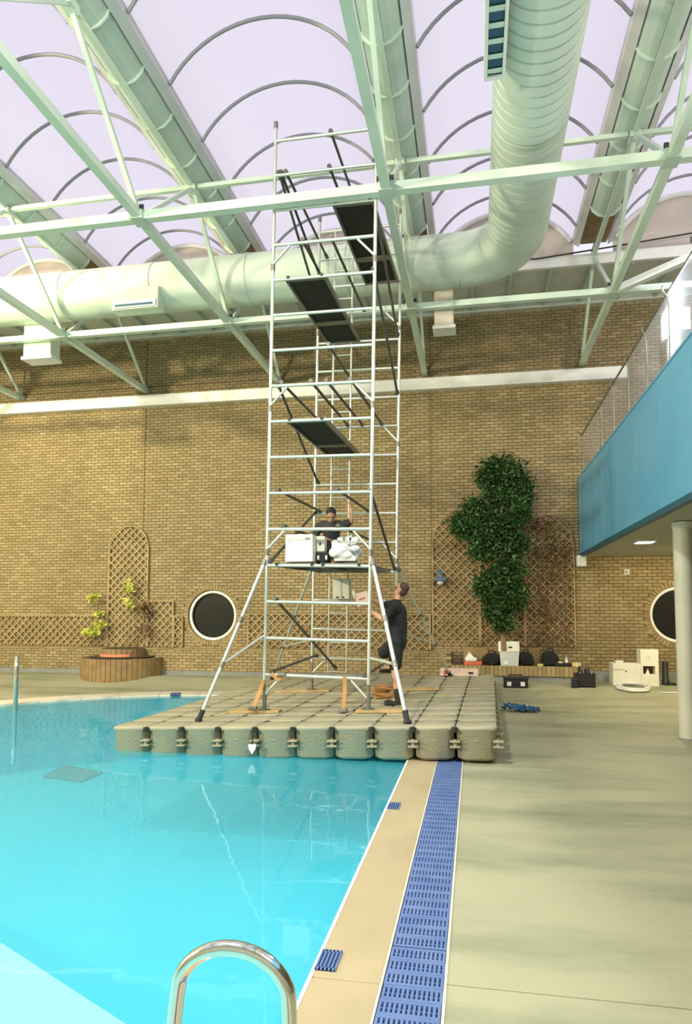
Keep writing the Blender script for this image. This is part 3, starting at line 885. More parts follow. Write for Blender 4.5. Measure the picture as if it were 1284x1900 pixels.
# ------------------------------------------------------------------ plants
def leaves(mb, n, cen, rad, size, rng, flatten=1.0):
    for _ in range(n):
        while True:
            p = Vector((rng.uniform(-1, 1), rng.uniform(-1, 1), rng.uniform(-1, 1)))
            if .2 < p.length < 1: break
        p = p * (0.55 + .45 * rng.random())
        c = Vector(cen) + Vector((p.x * rad[0], p.y * rad[1], p.z * rad[2]))
        s = size * rng.uniform(.7, 1.3)
        d = Vector((rng.gauss(0, 1), rng.gauss(0, 1) - .5, rng.gauss(-.4, .8))).normalized()
        u = d.cross(Vector((rng.gauss(0, 1), rng.gauss(0, 1), rng.gauss(0, 1)))).normalized()
        nn = d.cross(u)
        mb.add([c, c + d * s * .5 + u * s * .24 + nn * s * .06, c + d * s, c + d * s * .5 - u * s * .24 + nn * s * .06], [(0, 1, 2, 3)])


rng = random.Random(3)
tree = empty('ficus_tree', (.74, 18.25, .8), 'tall dark green leafy ficus tree growing in front of the brown trellis', 'tree')
CL = [((.74, 18.25, 5.55), (.75, .34, .52)), ((.45, 18.2, 5.35), (.55, .3, .35)), ((1.15, 18.25, 5.15), (.5, .3, .45)), ((.7, 18.25, 4.85), (.55, .3, .4)), ((.1, 18.2, 4.45), (.55, .3, .5)), ((-.25, 18.2, 4.1), (.5, .3, .5)),
      ((.5, 18.15, 4.0), (.75, .35, .55)), ((1.15, 18.25, 4.4), (.45, .3, .5)), ((1.0, 18.25, 3.6), (.6, .33, .45)), ((.25, 18.15, 3.5), (.55, .3, .5)), ((.9, 18.2, 2.9), (.6, .33, .5)), ((.35, 18.15, 2.5), (.55, .33, .55)),
      ((1.0, 18.2, 2.2), (.5, .3, .55)), ((.55, 18.2, 1.85), (.45, .3, .5)), ((1.25, 18.25, 4.85), (.4, .25, .3)), ((.75, 18.2, 1.5), (.3, .25, .3))]
b = MB()
for c, r in CL: leaves(b, int(900 * r[0] * r[2] / .25), c, r, .125, rng)
b.build('foliage', LEAF, tree, kind='stuff')
b = MB(); b.tube([(.74, 18.3, .8), (.72, 18.3, 1.6), (.80, 18.28, 2.6), (.66, 18.28, 3.6), (.74, 18.28, 4.6), (.72, 18.28, 5.5)], [.075, .07, .06, .05, .04, .02], 10); b.build('trunk', BARK, tree, smooth=True)
for p, q in (((.78, 18.28, 2.4), (.3, 18.2, 3.2)), ((.68, 18.28, 3.5), (-.1, 18.2, 4.2)), ((.68, 18.28, 3.8), (1.15, 18.25, 4.5)), ((.74, 18.28, 4.5), (1.1, 18.25, 5.2)), ((.72, 18.28, 4.7), (.35, 18.2, 5.4)), ((.76, 18.28, 2.0), (1.1, 18.2, 2.5))):
    b = MB(); b.tube([p, ((p[0] + q[0]) / 2, p[1], (p[2] + q[2]) / 2 - .05), q], [.03, .024, .012], 7); b.build('branch', BARK, tree, smooth=True)

dv = empty('dry_climber', (1.9, 18.7, .88), 'withered brown climbing plant on the trellis right of the tree', 'plant')
b = MB()
for k in range(7):
    x = 1.6 + .14 * k; pts = []; zz = .85
    while zz < 2.6 + rng.random() * 1.5:
        pts.append((x + rng.gauss(0, .04), 18.74 - .03 * rng.random(), zz)); x += rng.gauss(0, .05); zz += .22
    if len(pts) > 2: b.tube(pts, .012, 5)
b.build('stems', VINE, dv)
b = MB(); leaves(b, 240, (2.15, 18.72, 3.3), (.5, .08, 1.0), .11, rng); leaves(b, 90, (1.9, 18.7, 1.6), (.3, .08, .7), .10, rng); leaves(b, 160, (1.75, 18.72, 4.1), (.45, .08, .35), .1, rng)
b.build('dry_leaves', LEAFD, dv, kind='stuff')
for nm, pts, cl, lb in ((1, [(-10.55, 18.5, .76), (-10.7, 18.55, 1.3), (-10.95, 18.6, 1.8), (-11.0, 18.6, 2.35)], [((-11.15, 18.5, 1.22), (.36, .14, .16), 34), ((-10.85, 18.5, 1.42), (.22, .12, .14), 18), ((-10.95, 18.55, 1.75), (.16, .1, .12), 12), ((-11.15, 18.55, 2.22), (.26, .1, .14), 20)], 'yellow green climbing plant left of the arched trellis'),
                        (2, [(-9.98, 18.45, .78), (-9.95, 18.55, 1.4), (-10.0, 18.6, 2.0), (-9.98, 18.6, 2.7)], [((-10.0, 18.55, 2.55), (.16, .1, .3), 22), ((-9.95, 18.55, 2.05), (.16, .1, .22), 14)], 'yellow leafed climber on the arched trellis above the planter')):
    e = empty('climbing_plant', pts[0], lb, 'plant', 'climbers on the left trellis')
    MB().tube(pts, [.018, .015, .012, .008], 6).build('stem', BARK, e)
    b = MB()
    for c, r, n_ in cl: leaves(b, n_ * 3, c, r, .15, rng)
    b.build('foliage', LEAFY, e, kind='stuff')
e = empty('dead_shrub', (-9.6, 18.5, .76), 'dried brown shrub clinging to the arched trellis', 'plant')
MB().tube([(-9.7, 18.5, .76), (-9.6, 18.6, 1.3), (-9.45, 18.65, 2.0)], [.02, .015, .01], 6).build('stem', VINE, e)
b = MB(); leaves(b, 90, (-9.52, 18.6, 1.9), (.2, .1, .35), .13, rng); leaves(b, 60, (-9.5, 18.55, 1.3), (.3, .1, .3), .12, rng); b.build('foliage', LEAFD, e, kind='stuff')

XK = 1.0
# ------------------------------------------------------------------ pontoon
PR = Euler((0, -0.036, -0.022))
pon = empty('float_pontoon', (.25, 8.3, .45), 'grey tan modular float block pontoon lying on pool and deck edge', 'pontoon', rot=PR)
PM = Matrix.Translation((.25, 8.3, .45)) @ PR.to_matrix().to_4x4()
PMI = PM.inverted()
BS, BHt = 0.5, 0.40


def pz(x, y):
    n_ = PM.to_3x3() @ Vector((0, 0, 1)); o_ = PM.translation
    return o_.z - (n_.x * (x - o_.x) + n_.y * (y - o_.y)) / n_.z


def block_mesh():
    b = MB(); h = BS / 2 - .012; c = .075
    def octo(s, cc): return [(-s + cc, -s), (s - cc, -s), (s, -s + cc), (s, s - cc), (s - cc, s), (-s + cc, s), (-s, s - cc), (-s, -s + cc)]
    rings = [(h - .04, c, -BHt), (h - .006, c, -BHt + .035), (h - .006, c, -.060), (BS / 2 - .004, c * .7, -.040), (BS / 2 - .006, c * .6, -.014), (BS / 2 - .018, c * .6, 0)]
    vs = []; fs = []
    for s, cc, z in rings: vs += [(x, y, z) for x, y in octo(s, cc)]
    for i in range(len(rings) - 1):
        for k in range(8): fs.append((i * 8 + k, i * 8 + (k + 1) % 8, i * 8 + 8 + (k + 1) % 8, i * 8 + 8 + k))
    fs.append(tuple(range(7, -1, -1))); fs.append(tuple(range(len(vs) - 8, len(vs))))
    b.add(vs, fs)
    # low anti-slip ribs on the top, a moulded boss on the front
    for k in range(4): b.box(-.16, .16, -.15 + k * .1, -.135 + k * .1, -.001, .003)
    b.box(-.03, .03, -h - .004, -h + .014, -.165, -.155)
    return b


NBX, NBY = 10, 14
bm0 = block_mesh().build('float_block', PONT, pon, smooth=True); boff = bm0.location.copy(); first = True
for i in range(NBX):
    for j in range(NBY):
        l = boff + Vector((-BS * (i + .5), BS * (j + .5), (R_.random() - .5) * .008))
        if first: bm0.location = l; first = False
        else: copy_part(bm0, pon, l)
q = MB(); q.box(-.06, .06, -.05, .05, -.175, -.16).box(-.06, .06, -.05, .05, -.235, -.22).tube([(0, 0, -.25), (0, 0, -.15)], .026, 10)
l0 = q.build('coupling_lug', PONT, pon); lo = l0.location.copy(); first = True
for i in range(NBX + 1):
    for j in range(NBY + 1):
        if i < NBX and (i == 0 or j in (0, NBY)):
            l = lo + Vector((-BS * i, BS * j, 0))
            if first: l0.location = l; first = False
            else: copy_part(l0, pon, l)
q = MB(); q.tube([(0, 0, -.06), (0, 0, -.003)], .036, 8)
l0 = q.build('coupling_pin', RUBBER, pon); lo = l0.location.copy(); first = True
for i in range(1, NBX):
    for j in range(0, NBY):
        l = lo + Vector((-BS * i, BS * j, 0))
        if first: l0.location = l; first = False
        else: copy_part(l0, pon, l)
# small white tag hanging in a front gap
e = empty('white_marker', (-2.78, 8.2, .1), 'white pointed tag hanging in a gap of the pontoon front', 'tag')
mk = PM @ Vector((-3.0, -.05, 0))
MB().prism([(mk.x - .05, mk.z - .20), (mk.x + .05, mk.z - .20), (mk.x + .04, mk.z - .26), (mk.x, mk.z - .32), (mk.x - .04, mk.z - .26)], 'y', mk.y - .05, mk.y - .02).build('plate', WHITE, e)
MB().tube([(mk.x, mk.y - .035, mk.z - .2), (mk.x, mk.y - .03, mk.z - .02)], .008, 6).build('cord', BLACK, e)

# ------------------------------------------------------------------ scaffold tower
TS = 1.06
TR = Euler((0.027, 0.02097, -0.02627)); TL = EYE + (Vector((-2.1166, 9.0424, .9215)) - EYE) * TS
tw = empty('scaffold_tower', TL, 'tall aluminium scaffold tower standing on the float pontoon', 'scaffold', rot=TR)
tw.scale = (TS, TS, TS)
TM = Matrix.Translation(TL) @ TR.to_matrix().to_4x4() @ Matrix.Scale(TS, 4); TMI = TM.inverted()
W, LV = 1.45, 2.5
RT = .025


def Fp(k, u, v=0): return Vector((u - W / 2, v, .5 * k))
def Rp(k, u): return Fp(k, u, LV)


for v in (0, LV):
    for fr in range(4):
        k0 = 4 * fr; z0 = (k0 - .6) if fr else -.15; z1 = k0 + 3.4
        if fr == 3: z1 = 15.5
        p = MB(); p.tube([Fp(k0, 0, v), Fp(k0, W, v)], RT, 8)
        part = p.build('end_frame', ALU, tw, smooth=True)
        for u in (0, W):
            MB().tube([Fp(z0, u, v), Fp(z1, u, v)], RT, 10).build('post', ALU, part, smooth=True)
            MB().tube([Fp(z1 - .12, u, v), Fp(z1 + .05, u, v)], RT + .007, 10).build('spigot', STEEL, part, smooth=True)
        for k in range(1, 4):
            MB().tube([Fp(k0 + k, 0, v), Fp(k0 + k, W, v)], RT - .002, 8).build('rung', ALU, part, smooth=True)
        for u, s in ((0, 1), (W, -1)):
            MB().tube([Fp(k0 - .55, u, v), Fp(k0 - .05, u + s * .24, v)], .018, 8).build('knee_brace', ALU, part, smooth=True)
        if v:
            for u in (.29, .61):
                MB().tube([Fp(k0 - .45, u, v), Fp(k0 + 3.1, u, v)], .018, 8).build('ladder_stile', ALU, part, smooth=True)
            for k in range(4):
                MB().tube([Fp(k0 + k - .45, .29, v), Fp(k0 + k - .45, .61, v)], .015, 8).build('ladder_rung', ALU, part, smooth=True)
# adjustable legs down to the boards
LEG = []
BT = .045
for v in (0, LV):
    for u in (0, W):
        a = TM @ Fp(-.3, u, v); foot = Vector((a.x, a.y, pz(a.x, a.y) + BT))
        p, q = TMI @ a, TMI @ foot
        MB().tube([p + Vector((0, 0, .1)), q], .019, 8).build('adjustable_leg', STEEL, tw, smooth=True)
        b = MB(); b.tube([q + Vector((0, 0, .0)), q + Vector((0, 0, .012))], .085, 12); b.tube([q + Vector((0, 0, .01)), q + Vector((0, 0, .16))], .028, 8)
        b.build('base_plate', STEEL, tw, smooth=True)
        t = (p + q) / 2
        MB().tube([t - Vector((0, 0, .02)), t + Vector((0, 0, .02))], .04, 6).build('leg_collar', STEEL, tw)
        LEG.append(foot)


def brace(a, c, m=BRACE, r=.021):
    a, c = Vector(a), Vector(c); d = (c - a).normalized()
    o = MB().tube([a, c], r, 8).build('brace', m, tw, smooth=True)
    for e in (a, c):
        s = 1 if e is a else -1
        MB().tube([e - d * .02 * s, e + d * .10 * s], .034, 6).build('brace_clip', BRACE, o)


DN = .06
BR = [(Fp(0, .10), Rp(0, .08)), (Fp(2, .13), Rp(-.4, .42)), (Fp(0, W - .05), Rp(0, W - .05)),
      (Fp(5, .13), Rp(5, .10)), (Fp(5, .97), Rp(5, .95)), (Fp(4, .22), Rp(4, .18)), (Fp(4, 1.0), Rp(4, 1.0)), (Fp(3, .04), Rp(5, .03)),
      (Fp(5, W - .02), Rp(3, W - .03)), (Fp(8, .10), Rp(6, .05)),
      (Fp(8, .16), Rp(8, .14)), (Fp(8, .58), Rp(8, .56)), (Fp(8, .80), Rp(8, .82)), (Fp(8, 1.14), Rp(8, 1.16)), (Fp(9, .82), Rp(9, .8)),
      (Fp(11, W - .02), Rp(9, W - .02)),
      (Fp(12, .83), Rp(12, .82)), (Fp(12, .42), Rp(12, .4)), (Fp(14, .16), Rp(14, .14)), (Fp(14, .06), Rp(12, .05)), (Fp(14, .09), Rp(13, .08)),
      (Fp(14, .79), Rp(14, .78)), (Fp(15, .80), Rp(15, .79)), (Fp(14, W - .03), Rp(14, W - .03)), (Fp(13, W - .03), Rp(11, W - .03))]
for a, c in BR:
    d = Vector((0, 0, DN * .7))
    brace(a + d, c + d)


def deck(k, u0, u1, side):
    z = .5 * k - .022
    x0, x1 = u0 - W / 2, u1 - W / 2
    p = MB(); p.box(x0 + .03, x1 - .03, .035, LV - .035, z + .03, z + .055)
    part = p.build('platform', PLY, tw)
    for xa in (x0, x1 - .03):
        MB().box(xa, xa + .03, .03, LV - .03, z, z + .065).build('side_rail', STEEL, part)
    for v0, v1 in ((.03, .06), (LV * .62, LV * .62 + .12), (LV - .06, LV - .03)):
        MB().box(x0 + .03, x1 - .03, v0, v1, z + .002, z + .063).build('cross_member', STEEL, part)
    for v in (0, LV):
        for xx in (x0 + .05, x1 - .05):
            MB().box(xx - .02, xx + .02, v - .035, v + .035, z + .02, z + .055).build('hook', BLACK, part)


deck(3, .10, .70, 0); deck(3, .75, 1.35, 0)
deck(7, .24, .80, 0); deck(11, .18, .76, 0); deck(13, .84, 1.42, 0)


# stabilisers
def stabiliser(top, foot, low, m=ALU):
    f = Vector((foot[0], foot[1], pz(foot[0], foot[1])))
    f = TMI @ f
    p = MB(); d = (top - f).normalized()
    p.tube([f + d * .13, top], .026, 10); part = p.build('stabiliser', m, tw, smooth=True)
    MB().tube([f, f + d * .03, f + d * .05, f + d * .16], [.05, .05, .035, .035], 10).build('rubber_foot', RUBBER, part, smooth=True)
    mid = f.lerp(top, .34)
    MB().tube([mid, low], .019, 8).build('stay', ALU, part, smooth=True)
    for q_ in (mid, f.lerp(top, .62)):
        MB().tube([q_ - d * .04, q_ + d * .04], .037, 8).build('clamp', STEEL, part, smooth=True)
    MB().tube([top - d * .05, top + d * .05], .042, 8).build('top_clamp', STEEL, part, smooth=True)
    return part


stabiliser(Fp(3.1, -.03), (-3.69, 8.80), Fp(1.05, -.03))
stabiliser(Fp(3.1, W + .03), (-.83, 8.56), Fp(.55, W + .03))
stabiliser(Rp(3.1, -.03), (-4.50, 14.9), Rp(.6, -.03))
stabiliser(Rp(3.1, W + .03), (-.52, 14.9), Rp(1.0, W + .03))


# boards under the legs, straps
def board(cx, cy, L, w_, rz, label, th=BT - .004):
    z = pz(cx, cy)
    e = empty('wooden_board', (cx, cy, z), label, 'board', 'timber pads under the tower')
    e.rotation_euler = Euler((PR.x, PR.y, rz)); OFF[e.name] = Vector((0, 0, 0))
    MB().bbox(-L / 2, L / 2, -w_ / 2, w_ / 2, .004, th, .006).build('plank', WOOD, e)
    return e


board(LEG[0].x - .16, LEG[0].y + .02, .78, .24, .05, 'tan timber pad under the front left tower leg')
board(LEG[1].x + .16, LEG[1].y + .02, .66, .24, -.03, 'tan timber pad under the front right tower leg')
board(LEG[2].x - .16, LEG[2].y, 1.0, .26, .04, 'tan timber pad under the rear left tower leg')
board(LEG[3].x + .3, LEG[3].y + .1, .95, .28, 0.0, 'tan timber pad under the rear right tower leg')


def strap(pts, wd, label, hook):
    e = empty('ratchet_strap', pts[-1], label, 'strap', 'orange straps tying the tower down')
    b = MB()
    for a, c in zip(pts[:-1], pts[1:]): b.bar(a, c, wd, .008, up=(0, 1, 0))
    b.build('webbing', STRAPM, e)
    h = Vector(pts[-1])
    MB().bbox(h.x - .06, h.x + .06, h.y - .05, h.y + .05, h.z, h.z + .05, .01).build('ratchet', STEEL, e)
    return e


a = TM @ Fp(0, 1.14); zz = pz(-1.73, 9.3)
strap([a + Vector((-.01, -.03, .03)), (a.x - .01, a.y - .02, .72), (a.x - .03, a.y - .04, pz(a.x, a.y) + .01)], .055, 'orange webbing strap hanging from the lowest rung to the pontoon', 0)
a = TM @ Fp(-.15, 0)
strap([a + Vector((0, -.04, 0)), a + Vector((-.05, -.05, -.15)), (a.x - .12, a.y - .16, pz(a.x, a.y) + .06)], .06, 'orange strap bunched around the front left tower leg', 0)
a = TM @ Fp(-.02, .2)
strap([a + Vector((-.1, -.03, .04)), a + Vector((.0, -.035, -.06)), a + Vector((.06, -.03, -.0))], .05, 'short strap knotted on the lowest left rung', 0)
# orange brown blocks at the rear right leg
e = empty('strap_pile', (-1.55, 11.3, pz(-1.55, 11.3)), 'orange brown heap of webbing beside the rear right tower leg', 'strap')
z_ = pz(-1.5, 11.3)
b = MB()
for k in range(9):
    r = .12 + .018 * (k % 4)
    b.tube([(-1.5 + r * math.cos(t) + .03 * math.sin(k), 11.2 + r * .8 * math.sin(t), z_ + .02 + .022 * k + .01 * math.sin(3 * t + k)) for t in [2 * PI * j / 16 for j in range(16)]], .016, 5, closed=True)
b.build('webbing', STRAPM, e)


# ------------------------------------------------------------------ people
def capsule(mb, a, c, ra, rb, n=12):
    a, c = Vector(a), Vector(c)
    mb.tube([a, c], [ra, rb], n)
    mb.sphere(a, ra, n=n); mb.sphere(c, rb, n=n)


def chain(mb, pts, rs):
    for (a, c), (ra, rb) in zip(zip(pts[:-1], pts[1:]), zip(rs[:-1], rs[1:])): capsule(mb, a, c, ra, rb)


def remesh(mb, name, m, parent, vox, it=4, **props):
    """one continuous surface out of overlapping solids"""
    me = bpy.data.meshes.new('tmp'); me.from_pydata(mb.v, [], mb.f)
    o = bpy.data.objects.new('tmp', me); COL.objects.link(o)
    r = o.modifiers.new('r', 'REMESH'); r.mode = 'VOXEL'; r.voxel_size = vox
    s = o.modifiers.new('s', 'SMOOTH'); s.iterations = it; s.factor = .5
    dg = bpy.context.evaluated_depsgraph_get(); ev = o.evaluated_get(dg)
    nm = bpy.data.meshes.new_from_object(ev)
    q = MB(); q.v = [tuple(v.co) for v in nm.vertices]; q.f = [tuple(p.vertices) for p in nm.polygons]; q.m = [0] * len(q.f)
    bpy.data.objects.remove(o); bpy.data.meshes.remove(nm)
    return q.build(name, m, parent, smooth=True, **props)


def hand(mb, wrist, d, palm_n, side, curl=.9, s=1.0):
    """palm, four fingers and a thumb; d = direction of the hand, palm_n = palm normal, side = thumb direction"""
    w_ = Vector(wrist); d = Vector(d).normalized(); n_ = Vector(palm_n).normalized(); n_ = (n_ - d * d.dot(n_)).normalized()
    t = d.cross(n_).normalized() * side
    capsule(mb, w_, w_ + d * .03 * s, .026 * s, .030 * s)
    for k, (L, o_) in enumerate(((.072, .030), (.080, .010), (.074, -.010), (.058, -.030))):
        b0 = w_ + d * .085 * s + t * o_ * s
        capsule(mb, w_ + d * .02 * s + t * o_ * .7 * s, b0, .017 * s, .0125 * s, 8)
        c1 = curl * .45; p1 = b0 + (d * math.cos(c1) + n_ * math.sin(c1)) * L * .5 * s
        c2 = curl; p2 = p1 + (d * math.cos(c2) + n_ * math.sin(c2)) * L * .32 * s
        c3 = curl * 1.6; p3 = p2 + (d * math.cos(c3) + n_ * math.sin(c3)) * L * .25 * s
        chain(mb, [b0, p1, p2, p3], [.0115 * s, .0105 * s, .0095 * s, .0085 * s])
    b0 = w_ + d * .03 * s + t * .030 * s
    p1 = b0 + (t * .75 + d * .6 + n_ * .35).normalized() * .038 * s
    p2 = p1 + (d * .8 + t * .25 + n_ * .6).normalized() * .032 * s
    chain(mb, [b0, p1, p2], [.016 * s, .012 * s, .010 * s])


def head(mb, c, fwd, up, s=1.0):
    """skull, jaw, nose, ears, brows; returns frame"""
    c = Vector(c); f = Vector(fwd).normalized(); u = Vector(up); u = (u - f * f.dot(u)).normalized(); r = f.cross(u)
    def P(x, y, z): return c + (r * x + f * y + u * z) * s
    def ell(p, a, b_, h_):
        q = MB(); q.sphere((0, 0, 0), 1, n=18)
        mb.add([p + (r * v[0] * a + f * v[1] * b_ + u * v[2] * h_) * s for v in q.v], q.f)
    ell(P(0, -.012, .028), .076, .094, .090)
    ell(P(0, .022, -.045), .058, .062, .072)
    ell(P(0, .052, -.085), .030, .028, .026)
    chain(mb, [P(0, .082, .012), P(0, .104, -.026)], [.011 * s, .016 * s])
    ell(P(0, .078, -.060), .024, .014, .014)
    for k in (-1, 1):
        ell(P(k * .076, -.008, -.010), .010, .022, .034)
        ell(P(k * .034, .076, .024), .022, .012, .008)
    return P, ell


def face_bits(P, par, s=1.0):
    for k in (-1, 1):
        q = MB(); q.sphere(P(k * .031, .080, .006), .0095 * s, n=10); q.build('eye', EYEM, par, smooth=True)
    q = MB(); chain(q, [P(-.022, .083, -.062), P(0, .092, -.060), P(.022, .083, -.062)], [.004, .006, .004]); q.build('mouth', LIP, par, smooth=True)


# --- person beside the tower, seen from the side, looking up to the left
gx, gy = -1.19, 10.46; gz = pz(gx, gy)
p2 = empty('person', (gx, gy, gz), 'person in black t-shirt and shorts standing beside the tower lifting a carton', 'person')
def G(x, y, z): return Vector((gx + x, gy + y, gz + z))
hip = G(.02, 0, .98)
hL, hR = G(.02, -.10, .95), G(.02, .10, .95)       # near and far hip
kN, aN = G(.0, -.11, .52), G(.03, -.11, .10)        # standing leg (near)
kF = G(-.22, .26, .76); aF = G(-.17, .33, .56)
aF = G(-.16, .30, .58)
shN, shF = G(.0, -.20, 1.50), G(-.02, .19, 1.52)
b = MB()
capsule(b, G(.02, -.07, .98), G(.02, .07, .98), .125, .125)
chain(b, [G(.02, 0, 1.0), G(.035, 0, 1.2), G(.02, 0, 1.40)], [.125, .125, .135])
capsule(b, G(.01, -.13, 1.46), G(-.005, .13, 1.47), .085, .085)
chain(b, [G(.01, 0, 1.50), G(.03, 0, 1.62)], [.065, .058])
P, ell = head(b, G(.075, 0, 1.74), (-.88, .15, .42), (.4, 0, .9))
chain(b, [hL, kN, G(.025, -.11, .34), aN], [.095, .062, .060, .042])
chain(b, [aN + Vector((.02, 0, -.03)), aN + Vector((-.16, .0, -.07))], [.045, .034])
chain(b, [hR, kF, G(-.16, .30, .70), G(-.10, .31, .54)], [.095, .066, .058, .044])
chain(b, [G(-.10, .31, .52), G(-.27, .31, .49)], [.044, .032])
eN, wN = G(-.16, -.24, 1.27), G(-.36, -.12, 1.41)
chain(b, [shN, eN, G(-.26, -.18, 1.345), wN], [.056, .043, .042, .029])
hand(b, wN, (-1, .35, .25), (.1, .5, .8), 1, curl=.9)
eF, wF = G(-.24, .22, 1.50), G(-.46, .16, 1.63)
chain(b, [shF, eF, G(-.35, .20, 1.565), wF], [.056, .043, .042, .029])
hand(b, wF, (-1, -.2, .15), (.0, -.6, -.7), -1, curl=.9)
remesh(b, 'body', SKIN, p2, .0075)
face_bits(P, p2)
b = MB()
for c_, a_ in (((0, -.030, .045), (.083, .092, .088)), ((0, -.055, -.005), (.074, .062, .080))):
    q = MB(); q.sphere((0, 0, 0), 1, n=18); o_ = P(*c_); r_ = P(1, 0, 0) - P(0, 0, 0); f_ = P(0, 1, 0) - P(0, 0, 0); u_ = P(0, 0, 1) - P(0, 0, 0)
    b.add([o_ + r_ * v[0] * a_[0] + f_ * v[1] * a_[1] + u_ * v[2] * a_[2] for v in q.v], q.f)
remesh(b, 'hair', HAIR2, p2, .009)
b = MB()
capsule(b, G(.02, -.08, .96), G(.02, .08, .96), .145, .145)
chain(b, [G(.02, 0, .98), G(.035, 0, 1.2), G(.02, 0, 1.40)], [.145, .145, .152])
capsule(b, G(.01, -.14, 1.455), G(-.005, .14, 1.465), .098, .098)
chain(b, [shN, shN.lerp(eN, .62)], [.078, .070]); chain(b, [shF, shF.lerp(eF, .62)], [.078, .070])
chain(b, [G(.01, 0, 1.50), G(.022, 0, 1.565)], [.078, .068])
remesh(b, 'tshirt', CLOTHB, p2, .011)
b = MB()
capsule(b, G(.02, -.08, .95), G(.02, .08, .95), .150, .150)
chain(b, [hL, G(.0, -.11, .60)], [.122, .100]); chain(b, [hR, hR.lerp(kF, 1.0)], [.120, .098])
remesh(b, 'shorts', CLOTHB, p2, .011)
for an, kn, fx in ((aN, kN, -1), (G(-.10, .31, .54), kF, -1)):
    b = MB()
    d_ = Vector((0, 0, 1))
    chain(b, [an + Vector((.02, 0, -.04)), an + Vector((.0, 0, .14))], [.058, .056])
    chain(b, [an + Vector((.04, 0, -.055)), an + Vector((-.08, 0, -.06)), an + Vector((-.17, 0, -.068))], [.047, .046, .036])
    b.box(an.x - .20, an.x + .085, an.y - .045, an.y + .045, an.z - .102, an.z - .085)
    remesh(b, 'boot', RUBBER, p2, .010)

# --- person kneeling on the first platform
kx, ky = -2.28, 10.80
dk = TM @ Vector((0, 1.2, .5 * 3 - .022 + .066)); kz = dk.z
p1 = empty('person', (kx, ky, kz), 'dark haired person in charcoal t-shirt kneeling on the lowest tower platform', 'person')
def K(x, y, z): return Vector((kx + x, ky + y, kz + z))
b = MB()
capsule(b, K(-.06, .10, .27), K(.08, .10, .27), .12, .12)
chain(b, [K(.0, .10, .30), K(.0, .03, .46), K(.0, -.03, .60)], [.12, .115, .13])
capsule(b, K(-.13, -.03, .65), K(.13, -.03, .65), .08, .08)
chain(b, [K(0, -.04, .68), K(.02, -.10, .77)], [.06, .055])
P1, ell1 = head(b, K(.03, -.15, .80), (.12, -.85, -.52), (0, -.4, .9))
for sx in (-1, 1):
    kk = K(sx * .15, -.25, .085)
    chain(b, [K(sx * .10, .10, .25), kk], [.09, .068])
    chain(b, [kk, K(sx * .13, .0, .065), K(sx * .11, .22, .055), K(sx * .11, .30, .05)], [.065, .058, .045, .036])
    chain(b, [K(sx * .11, .28, .055), K(sx * .11, .40, .04)], [.042, .032])
sl, el, wl = K(-.20, -.03, .64), K(-.27, -.16, .40), K(-.04, -.33, .40)
chain(b, [sl, el, wl], [.055, .044, .029]); hand(b, wl, (1, -.15, -.05), (0, 0, -1), 1, curl=.8)
sr, er, wr_ = K(.20, -.03, .65), K(.34, -.04, .72), K(.33, .0, .93)
chain(b, [sr, er, wr_], [.055, .044, .030]); hand(b, wr_, (-.35, .05, 1), (-.9, 0, 0), -1, curl=1.0)
remesh(b, 'body', SKIN2, p1, .0075)
face_bits(P1, p1)
b = MB()
for c_, a_ in (((0, -.025, .050), (.085, .095, .088)), ((0, -.055, .0), (.078, .062, .078))):
    q = MB(); q.sphere((0, 0, 0), 1, n=18); o_ = P1(*c_); r_ = P1(1, 0, 0) - P1(0, 0, 0); f_ = P1(0, 1, 0) - P1(0, 0, 0); u_ = P1(0, 0, 1) - P1(0, 0, 0)
    b.add([o_ + r_ * v[0] * a_[0] + f_ * v[1] * a_[1] + u_ * v[2] * a_[2] for v in q.v], q.f)
remesh(b, 'hair', HAIR, p1, .009)
b = MB()
capsule(b, K(-.06, .10, .27), K(.08, .10, .27), .138, .138)
chain(b, [K(.0, .10, .30), K(.0, .03, .46), K(.0, -.03, .60)], [.138, .134, .146])
capsule(b, K(-.14, -.03, .645), K(.14, -.03, .645), .094, .094)
chain(b, [sl, sl.lerp(el, .55)], [.076, .066]); chain(b, [sr, sr.lerp(er, .6)], [.076, .068])
remesh(b, 'tshirt', CLOTHG, p1, .011)
b = MB()
capsule(b, K(-.06, .10, .26), K(.08, .10, .26), .146, .146)
for sx in (-1, 1): chain(b, [K(sx * .10, .10, .24), K(sx * .15, -.22, .10)], [.112, .092])
remesh(b, 'shorts', CLOTHB, p1, .011)
for sx in (-1, 1):
    b = MB(); chain(b, [K(sx * .11, .26, .06), K(sx * .11, .33, .055)], [.050, .052]); chain(b, [K(sx * .11, .33, .06), K(sx * .11, .44, .045)], [.05, .036])
    remesh(b, 'boot', RUBBER, p1, .010)

# ------------------------------------------------------------------ things on the tower platform
def tower_z(v, w_): return (TM @ Vector((0, v, w_))).z


def carton(name, x0, x1, y0, y1, z0, z1, label, m=CARD, cat='box', group=None, flap=GREYL):
    e = empty(name, ((x0 + x1) / 2, (y0 + y1) / 2, z0), label, cat, group)
    MB().bbox(x0, x1, y0, y1, z0, z1, .008).build('body', m, e)
    return e


